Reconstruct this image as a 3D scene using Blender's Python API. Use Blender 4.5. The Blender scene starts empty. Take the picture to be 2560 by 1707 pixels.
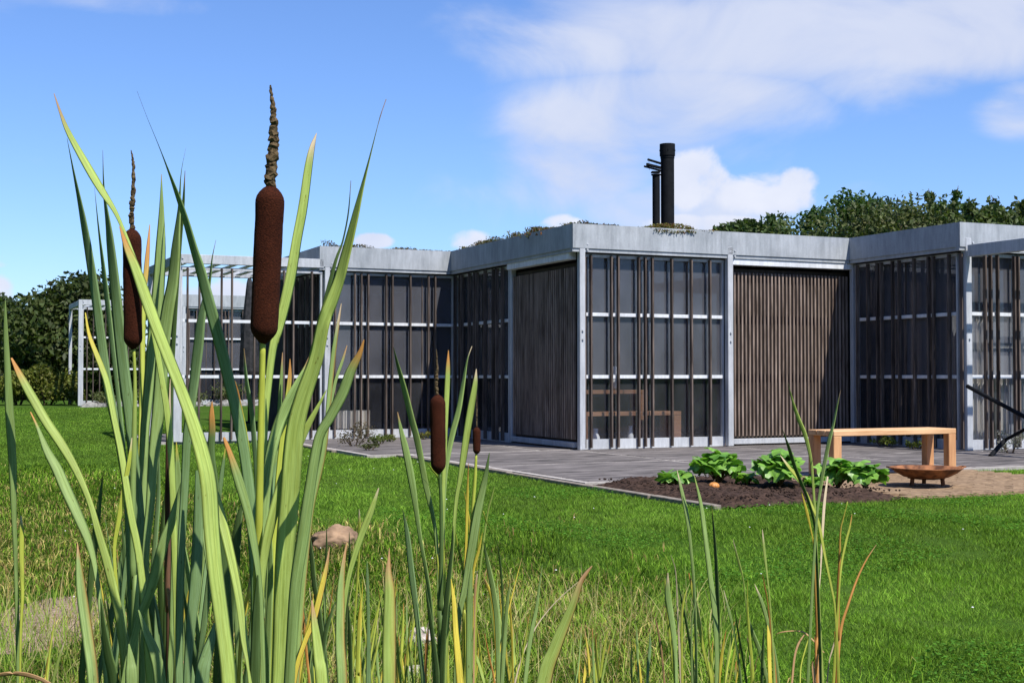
import bpy, bmesh, math, random
import numpy as np
from mathutils import Vector, Matrix, noise
R = math.radians
random.seed(7); rng = np.random.default_rng(7)
sc = bpy.context.scene
COL = sc.collection

# ------------------------------------------------------------------ camera, light, exposure
F = 3313.0; CX, CY = 1280.0, 853.5; PITCH = math.atan(86.5 / F); CAMZ = 1.0
cam_d = bpy.data.cameras.new('camera'); cam = bpy.data.objects.new('camera', cam_d); COL.objects.link(cam)
cam.location = (0, 0, CAMZ); cam.rotation_euler = (R(90) + PITCH, 0, 0)
cam_d.sensor_width = 36; cam_d.lens = F / 2560 * 36; cam_d.clip_start = .05; cam_d.clip_end = 4000
sc.camera = cam
SUN = Vector((.446, -.51, 1.0)).normalized()
sd = bpy.data.lights.new('sun', 'SUN'); sd.energy = 5.0; sd.angle = R(.5); sd.color = (1, .955, .88)
so = bpy.data.objects.new('sun', sd); COL.objects.link(so); so.rotation_euler = SUN.to_track_quat('Z', 'Y').to_euler()
so.location = (10, -10, 20)
sc.view_settings.view_transform = 'Standard'; sc.view_settings.look = 'None'
sc.view_settings.gamma = 1; sc.view_settings.use_curve_mapping = False
sc.view_settings.exposure = 0.45
try: sc.cycles.max_bounces = 8; sc.cycles.transparent_max_bounces = 12
except Exception: pass

def ray(px, py):
    xn, zn = (px - CX) / F, (CY - py) / F
    return Vector((xn, math.cos(PITCH) - math.sin(PITCH) * zn, math.sin(PITCH) + math.cos(PITCH) * zn))
def at(px, py, Y):                       # a pixel of the 2560 px photograph and a distance -> a point
    r = ray(px, py); return Vector((0, 0, CAMZ)) + r * (Y / r.y)
KF = 2560 / 2352
def atF(x, y, Y): return at(x * KF, y * KF, Y)

# world: Nishita sky with clouds
wd = bpy.data.worlds.new('World'); sc.world = wd; wd.use_nodes = True
nt = wd.node_tree; N = nt.nodes; LK = nt.links
for n in list(N): N.remove(n)
def nd(t, **kw):
    n = N.new(t)
    for k, v in kw.items(): setattr(n, k, v)
    return n
SKY_S = 0.07
out = nd('ShaderNodeOutputWorld'); bg = nd('ShaderNodeBackground'); bg.inputs[1].default_value = SKY_S
sky = nd('ShaderNodeTexSky'); sky.sky_type = 'NISHITA'; sky.sun_disc = False
sky.sun_elevation = math.asin(SUN.z); sky.sun_rotation = math.atan2(SUN.x, SUN.y)
sky.air_density = 1.0; sky.dust_density = 0.3; sky.ozone_density = 3.0; sky.altitude = 0
hsv = nd('ShaderNodeHueSaturation'); hsv.inputs['Saturation'].default_value = 1.0; hsv.inputs['Value'].default_value = 1.0
tint = nd('ShaderNodeMix', data_type='RGBA', blend_type='MULTIPLY'); tint.inputs[0].default_value = 1
tint.inputs[7].default_value = (1.12, 1.38, 1.90, 1)
LK.new(sky.outputs[0], tint.inputs[6]); LK.new(tint.outputs[2], hsv.inputs['Color'])
tc = nd('ShaderNodeTexCoord')
def math_n(op, a, b=None, c=None, clamp=False):
    m = nd('ShaderNodeMath', operation=op); m.use_clamp = clamp
    for i, v in enumerate((a, b, c)):
        if v is None: continue
        if isinstance(v, (int, float)): m.inputs[i].default_value = v
        else: LK.new(v, m.inputs[i])
    return m.outputs[0]
def wnoise(scale, detail, rough, stretch, dist=0.0):
    mp = nd('ShaderNodeMapping'); mp.inputs['Scale'].default_value = stretch
    LK.new(tc.outputs['Generated'], mp.inputs[0])
    nn = nd('ShaderNodeTexNoise'); nn.inputs['Scale'].default_value = scale; nn.inputs['Detail'].default_value = detail
    nn.inputs['Roughness'].default_value = rough; nn.inputs['Distortion'].default_value = dist
    LK.new(mp.outputs[0], nn.inputs['Vector']); return nn.outputs['Fac']
def blob(px, py, rx, ry, amp=1.0):
    c = ray(px, py).normalized()
    s = nd('ShaderNodeVectorMath', operation='SUBTRACT'); LK.new(tc.outputs['Generated'], s.inputs[0]); s.inputs[1].default_value = c
    m = nd('ShaderNodeVectorMath', operation='MULTIPLY'); LK.new(s.outputs[0], m.inputs[0])
    m.inputs[1].default_value = (F / rx, F / rx * .5, F / ry)
    l = nd('ShaderNodeVectorMath', operation='LENGTH'); LK.new(m.outputs[0], l.inputs[0])
    r = nd('ShaderNodeMapRange', interpolation_type='SMOOTHSTEP'); LK.new(l.outputs['Value'], r.inputs[0])
    r.inputs[1].default_value = 1.25; r.inputs[2].default_value = .35; r.inputs[3].default_value = 0; r.inputs[4].default_value = amp
    return r.outputs[0]
def maxall(l):
    o = l[0]
    for q in l[1:]: o = math_n('MAXIMUM', o, q)
    return o
soft = maxall([blob(1900, 90, 800, 150, 1.0), blob(1700, 250, 420, 130, .95), blob(1450, 380, 270, 220, 1.0), blob(1620, 300, 330, 160, .9), blob(2450, 70, 420, 150, 1.15), blob(2250, 180, 330, 90, .7),
               blob(1250, 90, 220, 100, .45), blob(2560, 270, 130, 90, .75), blob(330, 10, 260, 35, .4), blob(1650, 520, 420, 90, .8), blob(2150, 470, 90, 30, .35)])
ns = wnoise(7, 8, .55, (1, 1, 1.9), .6)
soft_d = nd('ShaderNodeMapRange', interpolation_type='SMOOTHSTEP')
LK.new(math_n('ADD', soft, math_n('MULTIPLY', math_n('SUBTRACT', ns, .5), 1.9)), soft_d.inputs[0])
soft_d.inputs[1].default_value = .14; soft_d.inputs[2].default_value = 1.15; soft_d.inputs[4].default_value = .93
# sky away from the picture: the same broken cloud
rest = wnoise(2.6, 7, .55, (1, 1, 2.2), .4)
rs = nd('ShaderNodeMapRange', interpolation_type='SMOOTHSTEP'); LK.new(rest, rs.inputs[0])
rs.inputs[1].default_value = .60; rs.inputs[2].default_value = .80; rs.inputs[4].default_value = .6
sep = nd('ShaderNodeSeparateXYZ'); LK.new(tc.outputs['Generated'], sep.inputs[0])
ex = nd('ShaderNodeMapRange', interpolation_type='SMOOTHSTEP'); LK.new(sep.outputs[1], ex.inputs[0])
ex.inputs[1].default_value = .92; ex.inputs[2].default_value = .6
restd = math_n('MULTIPLY', rs.outputs[0], ex.outputs[0])
hard = maxall([blob(1900, 480, 190, 75), blob(1740, 450, 120, 95), blob(1990, 455, 80, 55), blob(1410, 560, 75, 32), blob(1165, 600, 75, 42), blob(935, 604, 62, 26),
               blob(1760, 560, 190, 32), blob(-10, 730, 60, 50, .9), blob(0, 650, 70, 25, .7), blob(640, 750, 300, 60, .9)])
nh = wnoise(26, 8, .58, (1, 1, 1.2), .3)
hard_d = nd('ShaderNodeMapRange', interpolation_type='SMOOTHSTEP')
LK.new(math_n('ADD', hard, math_n('MULTIPLY', math_n('SUBTRACT', nh, .5), 1.8)), hard_d.inputs[0])
hard_d.inputs[1].default_value = .45; hard_d.inputs[2].default_value = .95; hard_d.inputs[4].default_value = .96
def mixc(fac, a, b):
    m = nd('ShaderNodeMix', data_type='RGBA'); LK.new(fac, m.inputs[0])
    for i, v in ((6, a), (7, b)):
        if isinstance(v, tuple): m.inputs[i].default_value = v
        else: LK.new(v, m.inputs[i])
    return m.outputs[2]
EXPF = 1 / (SKY_S * 2 ** .42)
def cc(r, g, b): return (r * EXPF, g * EXPF, b * EXPF, 1)
softc = mixc(math_n('MULTIPLY', ns, 1.0), cc(.53, .60, .83), cc(.80, .845, .965))
hardc = mixc(wnoise(14, 5, .5, (1, 1, 1.5)), cc(.58, .65, .86), cc(.95, .97, 1.05))
c1 = mixc(math_n('MAXIMUM', soft_d.outputs[0], restd), hsv.outputs[0], softc)
c2 = mixc(hard_d.outputs[0], c1, hardc)
LK.new(c2, bg.inputs[0]); LK.new(bg.outputs[0], out.inputs[0])

# ------------------------------------------------------------------ helpers
def link(o, parent=None):
    COL.objects.link(o)
    if parent is not None: o.parent = parent
    return o
def tag(o, label=None, cat=None, group=None, kind=None):
    if label: o['label'] = label
    if cat: o['category'] = cat
    if group: o['group'] = group
    if kind: o['kind'] = kind
    return o
def empty(name, loc=(0, 0, 0), rz=0, label=None, cat=None, group=None):
    o = bpy.data.objects.new(name, None); link(o); o.location = loc; o.rotation_euler = (0, 0, rz)
    o.empty_display_size = .1
    return tag(o, label, cat, group)
class MB:
    def __init__(s): s.v = []; s.f = []; s.c = []
    def add(s, vs, fs):
        b = len(s.v); s.v += [tuple(v) for v in vs]; s.f += [tuple(i + b for i in f) for f in fs]; return s
    def box(s, x0, x1, y0, y1, z0, z1):
        return s.add([(x0,y0,z0),(x1,y0,z0),(x1,y1,z0),(x0,y1,z0),(x0,y0,z1),(x1,y0,z1),(x1,y1,z1),(x0,y1,z1)],
                     [(0,3,2,1),(4,5,6,7),(0,1,5,4),(1,2,6,5),(2,3,7,6),(3,0,4,7)])
    def tube(s, pts, rad, n=8, cap=True):
        pts = [Vector(p) for p in pts]; rad = rad if isinstance(rad, (list, tuple)) else [rad] * len(pts)
        vs = []; fs = []; prev = None
        for i, p in enumerate(pts):
            t = (pts[min(i + 1, len(pts) - 1)] - pts[max(i - 1, 0)]).normalized()
            a = t.orthogonal().normalized() if prev is None else (prev - t * prev.dot(t)).normalized()
            prev = a; b = t.cross(a)
            for k in range(n):
                q = 2 * math.pi * k / n; vs.append(p + (a * math.cos(q) + b * math.sin(q)) * rad[i])
        for i in range(len(pts) - 1):
            for k in range(n):
                k2 = (k + 1) % n; fs.append((i*n+k, i*n+k2, (i+1)*n+k2, (i+1)*n+k))
        if cap: fs.append(tuple(range(n))[::-1]); fs.append(tuple((len(pts)-1)*n + k for k in range(n)))
        return s.add(vs, fs)
    def mesh(s, name, smooth=False):
        me = bpy.data.meshes.new(name); me.from_pydata(s.v, [], s.f); me.update()
        if smooth: me.polygons.foreach_set('use_smooth', [True] * len(me.polygons))
        return me
    def build(s, name, mat, parent=None, loc=(0,0,0), rz=0, smooth=False):
        me = s.mesh(name, smooth); me.materials.append(mat)
        return inst(name, me, parent, loc, rz)
def inst(name, me, parent=None, loc=(0,0,0), rz=0):
    o = bpy.data.objects.new(name, me); link(o, parent); o.location = loc; o.rotation_euler = (0, 0, rz); return o
def bevel_box(name, mat, x0, x1, y0, y1, z0, z1, b=.006):
    bm = bmesh.new(); bmesh.ops.create_cube(bm, size=1)
    bmesh.ops.transform(bm, matrix=Matrix.Translation(((x0+x1)/2, (y0+y1)/2, (z0+z1)/2)) @ Matrix.Diagonal((x1-x0, y1-y0, z1-z0, 1)), verts=bm.verts)
    bmesh.ops.bevel(bm, geom=list(bm.edges), offset=b, segments=1, affect='EDGES')
    me = bpy.data.meshes.new(name); bm.to_mesh(me); bm.free(); me.materials.append(mat); return me
def np_mesh(name, V, Fc, mat, cols=None, k=3):
    """V (n,3), Fc (m,k) -> mesh, fast; cols (n,3) linear vertex colours"""
    me = bpy.data.meshes.new(name); V = np.ascontiguousarray(V, dtype=np.float32); Fc = np.ascontiguousarray(Fc, dtype=np.int32)
    me.vertices.add(len(V)); me.vertices.foreach_set('co', V.ravel())
    me.loops.add(Fc.size); me.loops.foreach_set('vertex_index', Fc.ravel())
    me.polygons.add(len(Fc)); me.polygons.foreach_set('loop_start', np.arange(0, Fc.size, k, dtype=np.int32))
    me.update(calc_edges=True)
    if cols is not None:
        a = me.color_attributes.new('Col', 'FLOAT_COLOR', 'POINT')
        c = np.ones((len(V), 4), dtype=np.float32); c[:, :3] = cols; a.data.foreach_set('color', c.ravel())
    me.materials.append(mat); return me

# ------------------------------------------------------------------ materials
def mat(name):
    m = bpy.data.materials.new(name); m.use_nodes = True; t = m.node_tree
    for n in list(t.nodes): t.nodes.remove(n)
    o = t.nodes.new('ShaderNodeOutputMaterial'); p = t.nodes.new('ShaderNodeBsdfPrincipled'); t.links.new(p.outputs[0], o.inputs[0])
    return m, t, p, o
def ramp(t, fac, stops):
    r = t.nodes.new('ShaderNodeValToRGB'); e = r.color_ramp.elements
    while len(e) < len(stops): e.new(.5)
    for i, (p, c) in enumerate(stops): e[i].position = p; e[i].color = (*c, 1)
    t.links.new(fac, r.inputs[0]); return r.outputs[0]
def tnoise(t, scale, detail=4, rough=.55, stretch=(1,1,1), coord='Object', dist=0):
    c = t.nodes.new('ShaderNodeTexCoord'); mp = t.nodes.new('ShaderNodeMapping'); mp.inputs['Scale'].default_value = stretch
    oi = t.nodes.new('ShaderNodeObjectInfo'); of = t.nodes.new('ShaderNodeVectorMath'); of.operation = 'ADD'
    sc3 = t.nodes.new('ShaderNodeMath'); sc3.operation = 'MULTIPLY'; sc3.inputs[1].default_value = 57.0
    t.links.new(oi.outputs['Random'], sc3.inputs[0]); t.links.new(c.outputs[coord], of.inputs[0]); t.links.new(sc3.outputs[0], of.inputs[1])
    t.links.new(of.outputs[0], mp.inputs[0]); n = t.nodes.new('ShaderNodeTexNoise')
    n.inputs['Scale'].default_value = scale; n.inputs['Detail'].default_value = detail; n.inputs['Roughness'].default_value = rough
    n.inputs['Distortion'].default_value = dist
    t.links.new(mp.outputs[0], n.inputs['Vector']); return n.outputs['Fac']
def bump(t, p, h, strength, dist=.01):
    b = t.nodes.new('ShaderNodeBump'); b.inputs['Strength'].default_value = strength; b.inputs['Distance'].default_value = dist
    t.links.new(h, b.inputs['Height']); t.links.new(b.outputs[0], p.inputs['Normal'])
def simple(name, a, b, scale=8, rough=.7, metal=0, stretch=(1,1,1), bmp=.2, detail=5, lo=.35, hi=.65, dist=.004, coord='Object', vary=0):
    m, t, p, o = mat(name); n = tnoise(t, scale, detail, .6, stretch, coord); c = ramp(t, n, [(lo, a), (hi, b)])
    if vary:
        oi = t.nodes.new('ShaderNodeObjectInfo'); c = mulcol(t, c, ramp(t, oi.outputs['Random'], [(0, (1 - vary,) * 3), (1, (1 + vary,) * 3)]))
    t.links.new(c, p.inputs['Base Color'])
    p.inputs['Roughness'].default_value = rough; p.inputs['Metallic'].default_value = metal
    if rough > .7: p.inputs['Specular IOR Level'].default_value = .12
    if bmp: bump(t, p, n, bmp, dist)
    return m
def mulcol(t, a, b):
    m = t.nodes.new('ShaderNodeMix'); m.data_type = 'RGBA'; m.blend_type = 'MULTIPLY'; m.inputs[0].default_value = 1
    t.links.new(a, m.inputs[6]); t.links.new(b, m.inputs[7]); return m.outputs[2]

def galvanised(name, a, b, metal=.35, rough=.45):
    m, t, p, o = mat(name)
    n1 = tnoise(t, 3.0, 6, .65, (1, 1, .5)); n2 = tnoise(t, 22, 3, .6, (1, 1, .12))
    n3 = tnoise(t, 70, 2, .5)
    c = mulcol(t, ramp(t, n1, [(.32, a), (.68, b)]), ramp(t, n2, [(.3, (.80, .80, .80)), (.62, (1, 1, 1))]))
    c = mulcol(t, c, ramp(t, n3, [(.35, (.9, .9, .92)), (.65, (1, 1, 1))]))
    t.links.new(c, p.inputs['Base Color']); p.inputs['Metallic'].default_value = metal; p.inputs['Roughness'].default_value = rough; p.inputs['Specular IOR Level'].default_value = .2
    bump(t, p, n1, .1, .003); return m
M = {}
M['steel'] = galvanised('galvanised_steel', (.30, .325, .345), (.46, .485, .51), .0, .65)
M['post'] = galvanised('galvanised_post_steel', (.40, .42, .445), (.56, .58, .605), .0, .55)
M['header'] = galvanised('brushed_header_steel', (.66, .68, .70), (.80, .82, .84), .05, .45)
M['slat'] = simple('weathered_slat_wood', (.045, .034, .030), (.15, .118, .10), 26, .8, 0, (1, 1, .08), .3, vary=.25)
M['louvre'] = simple('weathered_louvre_wood', (.10, .072, .056), (.33, .255, .21), 22, .8, 0, (1, 1, .10), .25, lo=.30, hi=.70, vary=.18)
M['doorwood'] = simple('dark_door_wood', (.022, .014, .009), (.045, .03, .02), 20, .7, 0, (1, 1, .08), .2)
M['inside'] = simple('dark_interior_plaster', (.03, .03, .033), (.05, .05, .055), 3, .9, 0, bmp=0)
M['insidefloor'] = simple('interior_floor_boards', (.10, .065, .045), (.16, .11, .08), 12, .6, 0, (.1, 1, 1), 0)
M['oak'] = simple('orange_oak_wood', (.50, .27, .12), (.72, .45, .24), 16, .65, 0, (.12, 1, 1), .15)
M['oakleg'] = simple('orange_oak_leg_wood', (.42, .20, .085), (.62, .35, .16), 16, .65, 0, (1, 1, .12), .15)
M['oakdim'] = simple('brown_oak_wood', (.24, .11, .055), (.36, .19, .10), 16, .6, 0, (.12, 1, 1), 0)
M['black'] = simple('matt_black_flue_steel', (.006, .0065, .008), (.010, .011, .013), 12, .75, .0, bmp=.05)
M['slab'] = simple('dark_paving_slab', (.045, .041, .042), (.25, .225, .215), 5, .85, 0, (.5, 2.6, 1), .35, detail=10, lo=.34, hi=.72, vary=.12)
M['mortar'] = simple('pale_joint_mortar', (.30, .27, .25), (.42, .39, .36), 25, .9, 0, bmp=.2)
M['kerb'] = simple('pale_edging_concrete', (.17, .145, .12), (.30, .26, .22), 18, .9, 0, bmp=.3)
M['brick'] = simple('tan_clay_brick', (.16, .105, .065), (.30, .21, .13), 14, .85, 0, bmp=.3)
M['sand'] = simple('sandy_bedding', (.18, .12, .07), (.28, .19, .12), 60, .95, 0, bmp=.4)
M['soil'] = simple('dark_bed_soil', (.018, .011, .008), (.075, .046, .034), 22, .95, 0, bmp=.8, dist=.02)
M['rust'] = simple('rusty_fire_bowl_steel', (.10, .045, .026), (.36, .155, .07), 11, .75, .2, bmp=.3)
M['rock_red'] = simple('reddish_granite', (.13, .085, .055), (.34, .225, .14), 9, .85, 0, bmp=.6, dist=.01)
M['rock_pale'] = simple('pale_granite', (.30, .25, .22), (.55, .48, .44), 16, .85, 0, bmp=.6, dist=.01)
M['rubble'] = simple('grey_rubble_stone', (.13, .13, .12), (.32, .31, .29), 9, .9, 0, bmp=.6)
M['bark'] = simple('tree_bark', (.05, .035, .022), (.12, .09, .06), 20, .9, 0, (1, 1, .3), .5)
M['white'] = simple('white_ceramic', (.70, .70, .68), (.8, .8, .78), 5, .4, 0, bmp=0)
M['curtain'] = simple('cream_curtain_cloth', (.55, .50, .43), (.72, .68, .60), 12, .9, 0, (1, 1, .05), .2)
M['parasol'] = simple('charcoal_parasol_cloth', (.02, .022, .025), (.05, .05, .055), 14, .9, 0, bmp=.1)
M['pumpkin'] = simple('orange_pumpkin_skin', (.42, .14, .03), (.6, .26, .06), 8, .5, 0, bmp=.1)
# glass: clear tinted pane with a mirror coat
def glassmat(name, d0, d1):
    m, t, p, o = mat(name); t.nodes.remove(p)
    tr = t.nodes.new('ShaderNodeBsdfTransparent'); tr.inputs[0].default_value = (.90, .91, .93, 1)
    gl = t.nodes.new('ShaderNodeBsdfGlossy'); gl.inputs['Roughness'].default_value = .03; gl.inputs[0].default_value = (.9, .93, 1, 1)
    fr = t.nodes.new('ShaderNodeFresnel'); fr.inputs[0].default_value = 1.45
    df = t.nodes.new('ShaderNodeBsdfDiffuse'); df.inputs[0].default_value = (.20, .205, .235, 1)
    mx0 = t.nodes.new('ShaderNodeMixShader'); dn = tnoise(t, 1.6, 5, .6, (1, 1, .6))
    rr = t.nodes.new('ShaderNodeMapRange'); t.links.new(dn, rr.inputs[0]); rr.inputs[1].default_value = .3; rr.inputs[2].default_value = .7; rr.inputs[3].default_value = d0; rr.inputs[4].default_value = d1
    t.links.new(rr.outputs[0], mx0.inputs[0]); t.links.new(tr.outputs[0], mx0.inputs[1]); t.links.new(df.outputs[0], mx0.inputs[2])
    ge = t.nodes.new('ShaderNodeNewGeometry'); inv = t.nodes.new('ShaderNodeMath'); inv.operation = 'SUBTRACT'; inv.inputs[0].default_value = 1; t.links.new(ge.outputs['Backfacing'], inv.inputs[1])
    ml = t.nodes.new('ShaderNodeMath'); ml.operation = 'MULTIPLY'; t.links.new(fr.outputs[0], ml.inputs[0]); t.links.new(inv.outputs[0], ml.inputs[1])   # the inner face of a thin pane adds no second mirror
    mx = t.nodes.new('ShaderNodeMixShader'); t.links.new(ml.outputs[0], mx.inputs[0]); t.links.new(mx0.outputs[0], mx.inputs[1]); t.links.new(gl.outputs[0], mx.inputs[2])
    t.links.new(mx.outputs[0], o.inputs[0]); return m
M['glass'] = glassmat('grey_screened_glass', .13, .33); M['clear'] = glassmat('clear_window_glass', .03, .12)
# plant materials that take their colour from a vertex colour
def plantmat(name, transl=.35, rough=.5, spec=.3, tcol=(1.0, 1.15, .5), veins=False):
    m, t, p, o = mat(name); a = t.nodes.new('ShaderNodeVertexColor'); a.layer_name = 'Col'; acol = a.outputs[0]
    if veins:
        v1 = tnoise(t, 1, 3, .6, (8, 4, 1), 'UV'); v2 = tnoise(t, 1, 4, .7, (3, 22, 1), 'UV'); v3 = tnoise(t, 1, 5, .6, (2.2, 75, 1), 'UV')
        acol = mulcol(t, mulcol(t, acol, ramp(t, v1, [(.32, (.74, .78, .72)), (.62, (1.1, 1.08, 1.05))])), ramp(t, v2, [(.36, (.80, .78, .62)), (.55, (1.04, 1.02, 1.0))]))
        acol = mulcol(t, acol, ramp(t, v3, [(.27, (.42, .26, .14)), (.33, (1, 1, 1))])); bump(t, p, v1, .3, .0001)
    t.links.new(acol, p.inputs['Base Color']); p.inputs['Roughness'].default_value = rough
    p.inputs['Specular IOR Level'].default_value = spec
    tl = t.nodes.new('ShaderNodeBsdfTranslucent'); tc_ = t.nodes.new('ShaderNodeMix'); tc_.data_type = 'RGBA'; tc_.blend_type = 'MULTIPLY'
    tc_.inputs[0].default_value = 1; t.links.new(acol, tc_.inputs[6]); tc_.inputs[7].default_value = (*tcol, 1)
    t.links.new(tc_.outputs[2], tl.inputs[0])
    mx = t.nodes.new('ShaderNodeMixShader'); mx.inputs[0].default_value = transl
    t.links.new(p.outputs[0], mx.inputs[1]); t.links.new(tl.outputs[0], mx.inputs[2]); t.links.new(mx.outputs[0], o.inputs[0]); return m
M['grass'] = plantmat('grass_blades', .40, .9, .0)
M['reed'] = plantmat('cattail_leaf', .22, .55, .22, (1.15, 1.2, .45), veins=True)
M['foliage'] = plantmat('tree_foliage', .30, .55, .25)
M['rhubarb'] = plantmat('broad_garden_leaf', .30, .40, .4)
def spikemat():
    m, t, p, o = mat('brown_velvet_spike'); n = tnoise(t, 560, 3, .75, (1, 1, 1.6)); n2 = tnoise(t, 30, 4, .6)
    c = mulcol(t, ramp(t, n, [(.3, (.016, .005, .003)), (.7, (.082, .022, .010))]), ramp(t, n2, [(.3, (.65, .6, .6)), (.65, (1, 1, 1))]))
    t.links.new(c, p.inputs['Base Color']); p.inputs['Roughness'].default_value = .95; p.inputs['Specular IOR Level'].default_value = .1
    bump(t, p, n, .8, .0015); return m
M['spike'] = spikemat()
M['spiketail'] = simple('grey_brown_spike_tail', (.02, .014, .008), (.20, .14, .075), 260, .95, 0, bmp=.8, lo=.35, hi=.7, dist=.002)
M['deadstalk'] = simple('dead_brown_stalk', (.045, .022, .014), (.16, .085, .05), 60, .85, 0, (1, 1, .15), .4)
# lawn earth
m, t, p, o = mat('lawn_earth'); n1 = tnoise(t, 1.1, 6, .6); n2 = tnoise(t, 40, 4, .7)
c = mulcol(t, ramp(t, n1, [(.35, (.045, .105, .014)), (.65, (.075, .13, .025))]), ramp(t, n2, [(.3, (.45, .45, .45)), (.7, (1.1, 1.1, 1.1))]))
t.links.new(c, p.inputs['Base Color']); p.inputs['Roughness'].default_value = 1; p.inputs['Specular IOR Level'].default_value = 0; bump(t, p, n2, .6, .02); M['lawn'] = m

# ------------------------------------------------------------------ plan: pavilion grid (u right along the lit walls, v away)
C0 = Vector((.89, 18.1, 0)); TH = R(24.5)
UA = Vector((math.cos(TH), math.sin(TH), 0)); VB = Vector((-math.sin(TH), math.cos(TH), 0))
def uv(u, v, z=0): return C0 + UA * u + VB * v + Vector((0, 0, z))
def t_u(px, v0=0.0):                      # u on a lit wall at v0 seen at photo column px
    k = (px - CX) / F; o = uv(0, v0); return (o.y * k - o.x) / (UA.x - UA.y * k)
def t_v(px, u0=0.0):
    k = (px - CX) / F; o = uv(u0, 0); return (o.y * k - o.x) / (VB.x - VB.y * k)

def ground_z(x, y):
    """lawn height: level by the terrace, falling to the pond margin by the camera, rising far off"""
    x = np.asarray(x, float); y = np.asarray(y, float)
    near = np.clip((y - 1.0) / 8.5, 0, 1); near = near * near * (3 - 2 * near)
    far = np.clip((y - 22) / 12, 0, 1)
    bumps = .015 * np.sin(x * 1.7 + .6) * np.sin(y * 1.1) + .01 * np.sin(x * 3.9 + y * 2.3)
    bumps *= np.clip((11 - y) / 3, 0, 1) + .15
    return -.45 + .42 * near + .22 * far + bumps * .9 - .01

# ---- lawn sheet
xs = np.concatenate([np.array([-1500, -600, -250, -120, -70, -45]), np.linspace(-30, 30, 121), np.array([45, 70, 120, 250, 600, 1500])])
ys = np.concatenate([np.array([-1500, -300, -60, -20, -8, -3]), np.linspace(-1, 45, 185), np.array([55, 75, 120, 250, 700, 2500])])
X, Y = np.meshgrid(xs, ys); Z = ground_z(X, Y)
nx, ny = len(xs), len(ys); idx = np.arange(nx * ny).reshape(ny, nx)
q = np.stack([idx[:-1, :-1], idx[:-1, 1:], idx[1:, 1:], idx[1:, :-1]], -1).reshape(-1, 4)
me = np_mesh('lawn', np.stack([X, Y, Z], -1).reshape(-1, 3), q, M['lawn'], None, 4)
me.polygons.foreach_set('use_smooth', [True] * len(me.polygons))
tag(inst('lawn', me), kind='structure')

# ------------------------------------------------------------------ terrace, path, bed
grid = lambda name: empty(name, C0, TH)
terr = MB(); terr.box(-2.50, 8.0, -5.0, -.0, -.12, -.004); terr.box(-3.0, 0, 0, 4.4, -.12, -.004); terr.box(-4.9, -2.3, 4.4, 7.4, -.12, -.004)
terrace = terr.build('terrace', M['mortar'], None, C0, TH); tag(terrace, kind='structure')
def slab_mesh(w, d):
    return bevel_box('paving_slab', M['slab'], 0, w, 0, d, -.010, 0.0, .004)
slabm = {}
def lay(u0, u1, v0, v1, du, dv, j=.075, jj=.012):
    """big panels with pale joints, each of four long slabs"""
    u = u0
    while u < u1 - .2:
        w = min(du, u1 - u) - j; v = v0
        while v < v1 - .1:
            d = min(dv, v1 - v); k = 4; s = (d - j) / k
            for i in range(k):
                key = (round(w, 3), round(s, 3))
                if key not in slabm: slabm[key] = slab_mesh(w, s - jj)
                o = inst('paving_slab', slabm[key], terrace, (u + j / 2, v + j / 2 + i * s, random.uniform(0, .003)))
            v += dv
        u += du
lay(-2.45, 7.9, -4.95, -.02, 2.4, 2.45)
lay(-2.95, -.02, .03, 4.3, 2.4, 2.2)
lay(-4.85, -2.35, 4.45, 7.3, 2.4, 2.4)
kb = MB()
kerb = None
kmesh = bevel_box('edging_stone', M['kerb'], -.035, .035, 0, .98, -.15, -.004, .006)
edge = MB().box(-2.60, -2.53, -7.36, -7.345, -.15, -.06).build('edging', M['kerb'], None, C0, TH); tag(edge, kind='structure')
for i in range(9):
    inst('edging_stone', kmesh, edge, (-2.56 - .02 * math.sin(i), -7.34 + i * .99, random.uniform(-.003, .003)), R(random.uniform(-.4, .4)))
for i in range(4):
    inst('edging_stone', kmesh, edge, (-3.04, 1.3 + i * .99, 0))
# brick path to the right of the bed
pb = MB(); pb.box(-.68, 2.10, -7.30, -5.02, -.12, -.03); pb.box(2.103, 6.5, -7.30, -5.87, -.12, -.03)
path = pb.build('brick_path', M['sand'], None, C0, TH); tag(path, kind='structure')
bmz = bevel_box('brick', M['brick'], 0, .232, 0, .112, -.05, 0, .004)
nb = 0
for r in range(19):
    for c in range(-1, 16):
        u = -.64 + c * .24 + (r % 2) * .12
        if u < -.66 or u > 2.9 or nb >= 297: continue
        if u > 2.1 and r > 11: continue
        inst('brick', bmz, path, (u, -7.28 + r * .12, -.012 + random.uniform(-.004, .003)), R(random.uniform(-.8, .8))); nb += 1
# soil bed with clods
bu, bv = np.meshgrid(np.linspace(-2.52, -.66, 70), np.linspace(-7.36, -5.03, 70))
bz = np.zeros_like(bu)
for i in range(bu.shape[0]):
    for j in range(bu.shape[1]):
        e = min((bu[i, j] + 2.52), (-.66 - bu[i, j]), (bv[i, j] + 7.36), (-5.03 - bv[i, j])) / .25
        bz[i, j] = -.03 + .07 * min(e, 1) * (1 + .6 * noise.noise((bu[i, j] * 2, bv[i, j] * 2, 0))) + .022 * noise.noise((bu[i, j] * 9, bv[i, j] * 9, 3)) + .02 * noise.noise((bu[i, j] * 24, bv[i, j] * 24, 5))
ii = np.arange(4900).reshape(70, 70); q = np.stack([ii[:-1, :-1], ii[:-1, 1:], ii[1:, 1:], ii[1:, :-1]], -1).reshape(-1, 4)
me = np_mesh('flower_bed_soil', np.stack([bu, bv, bz], -1).reshape(-1, 3), q, M['soil'], None, 4)
bed = inst('flower_bed_soil', me, None, C0, TH); tag(bed, kind='structure')
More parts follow.
